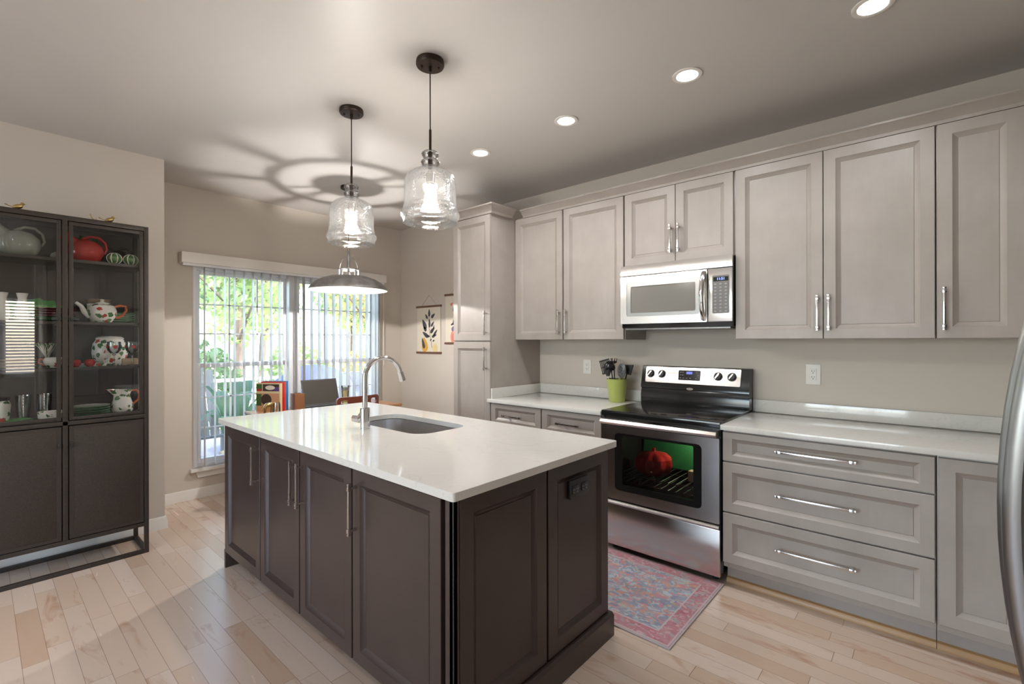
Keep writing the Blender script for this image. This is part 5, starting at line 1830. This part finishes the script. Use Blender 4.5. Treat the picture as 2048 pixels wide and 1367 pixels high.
MB().prism([LQ(0.03, 0.08), LQ(0.97, 0.08), LQ(0.97, 0.95), LQ(0.03, 0.95)], (0.0012, 0, 0.0003)).build('screen', mat('dark_screen', (0.06, 0.055, 0.048), 0.25), scr)

# books standing at the left of the desk
M['cover'] = mat('cookbook_cover', (0.7, 0.6, 0.35), 0.3)
def book(label, x0, x1, y0, y1, h, m_, extras=None, rz=0.0):
    t_ = thing('book', label, 'book', (-4.40, 1.815, TZ), 'books on the desk')
    MB().box(x0 + 0.002, x1 - 0.004, y0 + 0.003, y1 - 0.003, zz + 0.003, zz + h - 0.003).build('pages', 'paper', t_)
    MB().box(x0, x1, y0, y0 + 0.003, zz, zz + h).box(x0, x1, y1 - 0.003, y1, zz, zz + h).box(x1 - 0.004, x1, y0 + 0.003, y1 - 0.003, zz, zz + h, 0.0).build('cover', m_, t_)
    if extras: extras(t_)
    t_.rotation_euler = (0, 0, math.radians(34))
    return t_
M['red_cover'] = mat('red_cover', (0.55, 0.02, 0.03), 0.3)
M['orange_cover'] = mat('orange_cover', (0.65, 0.10, 0.03), 0.3)
M['blue_cover'] = mat('blue_cover', (0.05, 0.17, 0.42), 0.3)
M['purple_cover'] = mat('purple_panel', (0.10, 0.05, 0.22), 0.3)
M['cocoa'] = mat('cocoa_panel', (0.05, 0.03, 0.025), 0.3)
M['peach'] = mat('peach_panel', (0.60, 0.32, 0.18), 0.3)
M['butter'] = mat('butter_panel', (0.72, 0.64, 0.38), 0.3)
bx_, by_, bh, bw_ = -4.40 - 0.235, 1.815, 0.255, 0.235
def cover_art(t_):
    # flat printed cover facing the kitchen side (-Y)
    mb = MB()
    def pn(u0, u1, v0, v1, mi, d=0.0006):
        mb.box(bx_ + u0 * bw_, bx_ + u1 * bw_, by_ - d, by_ - 0.0001, zz + v0 * bh, zz + v1 * bh, 0, mi)
    pn(0.0, 1.0, 0.0, 1.0, 0, 0.0004)
    pn(0.0, 0.24, 0.72, 0.97, 1)
    pn(0.03, 0.22, 0.72, 0.80, 2, 0.0008)
    pn(0.27, 0.95, 0.72, 0.97, 3)
    pn(0.72, 0.95, 0.72, 0.86, 4, 0.0008)
    pn(0.0, 0.96, 0.0, 0.64, 5)
    pn(0.0, 0.22, 0.2, 0.62, 1, 0.0008)
    mb.prism([(bx_ + bw_ * (0.42 + 0.22 * math.cos(a)), by_ - 0.001, zz + bh * (0.42 + 0.20 * math.sin(a))) for a in [i * PI / 12 for i in range(24)]], (0, -0.0004, 0), 3)
    mb.prism([(bx_ + bw_ * (0.58 + 0.20 * math.cos(a)), by_ - 0.001, zz + bh * (0.845 + 0.08 * math.sin(a))) for a in [i * PI / 12 for i in range(24)]], (0, -0.0004, 0), 6)
    mb.build('cover_print', ['butter', 'leafgreen', 'red_cover', 'cocoa', 'purple_cover', 'peach', 'cream'], t_)
book('cookbook with a photo cover facing the kitchen, at the front of the row', bx_, bx_ + bw_, by_, by_ + 0.03, bh, 'cover', cover_art)
book('red-spined book standing behind the cookbook', bx_, bx_ + bw_, by_ + 0.031, by_ + 0.066, bh + 0.004, 'red_cover')
book('orange-spined book between the red and blue books', bx_, bx_ + bw_ - 0.004, by_ + 0.067, by_ + 0.088, bh + 0.008, 'orange_cover')
book('blue-spined book at the far end of the row on the desk', bx_, bx_ + bw_ - 0.004, by_ + 0.089, by_ + 0.125, bh + 0.012, 'blue_cover')
ob_ = MB()
fx_, fy2 = -4.20, 1.64
ob_.tube([(fx_, fy2 - 0.035, zz + 0.075), (fx_, fy2 - 0.02, zz + 0.095), (fx_, fy2 + 0.015, zz + 0.10), (fx_, fy2 + 0.035, zz + 0.09)], 0.018, 12, rs=[0.013, 0.02, 0.02, 0.012])
ob_.lathe([(0, 0), (0.012, 0.006), (0.014, 0.016), (0.008, 0.026), (0, 0.028)], (fx_, fy2 + 0.045, zz + 0.09), 12)
for dx_, dy_ in ((-0.01, -0.03), (0.01, -0.028), (-0.01, 0.022), (0.01, 0.026)):
    ob_.tube([(fx_ + dx_, fy2 + dy_, zz + 0.09), (fx_ + dx_, fy2 + dy_ - 0.006, zz + 0.045), (fx_ + dx_, fy2 + dy_, zz)], 0.005, 8, rs=[0.008, 0.005, 0.006])
ob_.tube([(fx_, fy2 - 0.045, zz + 0.08), (fx_, fy2 - 0.065, zz + 0.05)], 0.004, 8)
solo('brass_figurine', ob_, 'brass', 'small brass animal figurine in front of the cookbook', 'ornament', (fx_, fy2, zz))
solo('stemless_glass', MB().lathe([(0, 0), (0.02, 0.0), (0.029, 0.03), (0.029, 0.085), (0.025, 0.115), (0.023, 0.115), (0.027, 0.085), (0.027, 0.03), (0, 0.006)], (-4.17, 1.69, zz), 24), 'tumbler',
     'clear stemless glass beside the brass figurine', 'glass', (-4.17, 1.69, zz))
bxo = thing('pencil_box', 'small open wooden box beside the laptop', 'box', (-4.42, 1.98, zz))
mb = MB()
mb.box(-4.47, -4.37, 1.935, 1.943, zz, zz + 0.150).box(-4.47, -4.37, 2.015, 2.023, zz, zz + 0.150).box(-4.47, -4.462, 1.943, 2.015, zz, zz + 0.150).box(-4.378, -4.37, 1.943, 2.015, zz, zz + 0.150).box(-4.462, -4.378, 1.943, 2.015, zz, zz + 0.008)
mb.build('sides', stain('dark_honey_wood', (0.20, 0.085, 0.035), (0.28, 0.13, 0.06), 0.35, 0.2, (30, 30, 3)), bxo)
bg_ = thing('beer_glass', 'tall glass half full of pale beer behind the chair back', 'glass', (-4.50, 2.505, zz))
MB().lathe([(0, 0), (0.030, 0), (0.040, 0.18), (0.038, 0.18), (0.028, 0.006), (0, 0.006)], (-4.50, 2.505, zz), 28).build('tumbler', 'tumbler', bg_)
MB().lathe([(0, 0.007), (0.0275, 0.007), (0.035, 0.13), (0, 0.13)], (-4.50, 2.505, zz), 24).build('beer', thin_glass('pale_beer', (0.93, 0.74, 0.40), 0.6), bg_)
MB().lathe([(0, 0.1305), (0.0352, 0.1305), (0.037, 0.165), (0, 0.167)], (-4.50, 2.505, zz), 24).build('foam', 'cream', bg_)

# desk chair: reddish wood with pierced hand-holds in the crest
chd = thing('dining_chair', 'reddish wooden chair with pierced crest rail at the desk', 'chair', (-3.95, 2.23, 0))
cxx = -3.80
y0, y1 = 2.03, 2.435
zc0, zc1 = 0.775, 0.904
bow = lambda y: -0.035 * (1 - ((y - (y0 + y1) / 2) / ((y1 - y0) / 2)) ** 2)
oute = rrect(y0, y1, zc0, zc1, 0.03, 5)
def crest():
    bm = bmesh.new()
    def loop(pts):
        vs = [bm.verts.new((p[0], p[1], 0)) for p in pts]
        return [bm.edges.new((vs[i], vs[(i + 1) % len(vs)])) for i in range(len(vs))]
    e = loop(oute) + loop(rrect(y0 + 0.03, y0 + 0.095, zc1 - 0.072, zc1 - 0.026, 0.02, 5)) + loop(rrect(y1 - 0.095, y1 - 0.03, zc1 - 0.072, zc1 - 0.026, 0.02, 5))
    bmesh.ops.triangle_fill(bm, use_beauty=True, use_dissolve=False, edges=e)
    bmesh.ops.subdivide_edges(bm, edges=[ed for ed in bm.edges if ed.calc_length() > 0.1], cuts=4, use_grid_fill=False)
    bmesh.ops.triangulate(bm, faces=bm.faces[:])
    r = bmesh.ops.extrude_face_region(bm, geom=bm.faces[:])
    for v in [g for g in r['geom'] if isinstance(g, bmesh.types.BMVert)]: v.co.z = 1
    for v in bm.verts:
        y, z, n = v.co.x, v.co.y, v.co.z
        v.co = Vector((cxx - bow(y) + (0.02 if n > 0.5 else 0), y, z))
    mb = MB(); mb.bm(bm)
    return mb
crest().build('crest_rail', 'cherry', chd)
for y in (y0 + 0.025, y1 - 0.055):
    MB().prism([(cxx - 0.02, y, 0), (cxx + 0.015, y, 0), (cxx + 0.022, y, zc0 + 0.004), (cxx + 0.0, y, zc0 + 0.004)], (0, 0.03, 0)).build('leg', 'cherry', chd)
    MB().box(-4.10, -4.065, y, y + 0.03, 0, 0.44, 0.003).build('leg', 'cherry', chd)
MB().box(-4.12, -3.785, y0 + 0.02, y1 - 0.02, 0.44, 0.47, 0.01).build('seat', 'cherry', chd)
for k in range(4):
    y = y0 + 0.1 + k * 0.085
    MB().box(cxx - bow(y) - 0.002, cxx - bow(y) + 0.012, y - 0.012, y + 0.012, 0.47, zc0 + 0.004).build('splat', 'cherry', chd)

# ================================================================== POSTERS
def poster(x0, x1, z0, z1, xa, za, label, draw):
    t_ = thing('hanging_print', label, 'poster', ((x0 + x1) / 2, YW, z1))
    y = YW - 0.006
    mb = MB()
    mb.box(x0 + 0.012, x1 - 0.012, y - 0.0008, y, z0 + 0.005, z1 - 0.005, 0, 0)
    draw(mb, y - 0.0008)
    mb.build('print', ['paper', 'ink', 'lemon', 'lemon_cut', 'pink', 'plum', 'leafgreen'], t_, smooth=0)
    for z in (z0, z1):
        MB().box(x0, x1, YW - 0.016, YW - 0.0005, z - 0.011, z + 0.011, 0.004).build('rail', 'slatwood', t_)
    MB().tube([(x0 + (x1 - x0) * 0.22, YW - 0.008, z1 + 0.01), (xa, YW - 0.004, za), (x0 + (x1 - x0) * 0.82, YW - 0.008, z1 + 0.01)], 0.002, 6).build('hanging_cord', 'cord', t_)
    return t_


def leaf(mb, x, z, a, l, w, y, mi):
    pts = []
    for i in range(12):
        q = i / 12 * 2 * PI
        u, v = math.cos(q) * l / 2, math.sin(q) * w / 2 * (1 - 0.5 * math.cos(q))
        pts.append((x + u * math.cos(a) - v * math.sin(a), y, z + u * math.sin(a) + v * math.cos(a)))
    mb.prism(pts, (0, -0.0004, 0), mi)


def draw_lemon(mb, y):
    cx_, cz_ = -4.31, 1.52
    for dx, dz, a, l, w in ((-0.0, 0.19, 1.57, 0.09, 0.035), (-0.05, 0.15, 2.2, 0.07, 0.03), (0.07, 0.155, 0.6, 0.08, 0.035), (-0.09, 0.06, 2.1, 0.13, 0.06),
                            (-0.08, 0.01, 2.3, 0.08, 0.04), (0.005, 0.07, 1.6, 0.10, 0.035), (0.06, 0.06, 0.8, 0.08, 0.03), (-0.07, -0.06, 2.6, 0.12, 0.045), (0.06, -0.01, 0.7, 0.10, 0.04),
                            (0.11, -0.04, 0.8, 0.10, 0.03), (0.09, -0.075, 0.3, 0.09, 0.03), (-0.02, -0.075, 2.8, 0.06, 0.025), (0.03, -0.12, 0.5, 0.04, 0.015), (0.08, -0.13, 0.4, 0.04, 0.018), (0.08, 0.02, 1.4, 0.06, 0.02)):
        leaf(mb, cx_ + dx, cz_ + dz, a, l, w, y, 1)
    mb.tube([(cx_ + 0.05, y, cz_ - 0.21), (cx_ + 0.02, y, cz_ - 0.08), (cx_ - 0.01, y, cz_ + 0.05), (cx_, y, cz_ + 0.15)], 0.0025, 5, 1)
    leaf(mb, cx_ - 0.085, cz_ - 0.175, 1.75, 0.17, 0.105, y, 2)
    leaf(mb, cx_ - 0.11, cz_ - 0.16, 1.9, 0.13, 0.045, y - 0.0005, 1)
    for r, mi in ((0.045, 3), (0.036, 0), (0.032, 3)):
        mb.prism([(cx_ + 0.105 + r * math.cos(a), y - 0.0004 * (0.05 - r) * 100, cz_ - 0.215 + r * 1.15 * math.sin(a)) for a in [i * PI / 10 for i in range(20)]], (0, -0.0004, 0), mi)


def draw_fruit(mb, y):
    cx_, cz_ = -3.83, 1.62
    for dx, dz, a, l, w, mi in ((-0.09, 0.17, 0.5, 0.05, 0.03, 4), (-0.03, 0.12, 0.8, 0.10, 0.06, 5), (0.06, 0.15, 2.0, 0.12, 0.05, 1), (-0.05, -0.02, 1.3, 0.09, 0.04, 1), (-0.05, -0.10, 0.9, 0.09, 0.07, 5),
                                (0.05, 0.02, 0.6, 0.13, 0.05, 1), (0.07, -0.08, 2.2, 0.12, 0.05, 5), (-0.08, -0.05, 0.4, 0.05, 0.02, 1)):
        leaf(mb, cx_ + dx, cz_ + dz, a, l, w, y, mi)
    mb.tube([(cx_ + 0.02, y, cz_ - 0.2), (cx_, y, cz_), (cx_ - 0.02, y, cz_ + 0.18)], 0.0025, 5, 1)
    for r, mi in ((0.058, 4), (0.044, 3), (0.040, 4)):
        mb.prism([(cx_ - 0.06 + r * 0.85 * math.cos(a), y - 0.0004 * (0.06 - r) * 100, cz_ - 0.19 + r * 1.2 * math.sin(a)) for a in [i * PI / 10 for i in range(20)]], (0, -0.0004, 0), mi)


poster(-4.545, -4.095, 1.252, 1.783, -4.317, 1.913, 'botanical lemon print hanging on the wall beside the window', draw_lemon)
poster(-4.035, -3.585, 1.361, 1.892, -3.81, 2.02, 'botanical fruit print half hidden behind the tall pantry', draw_fruit)
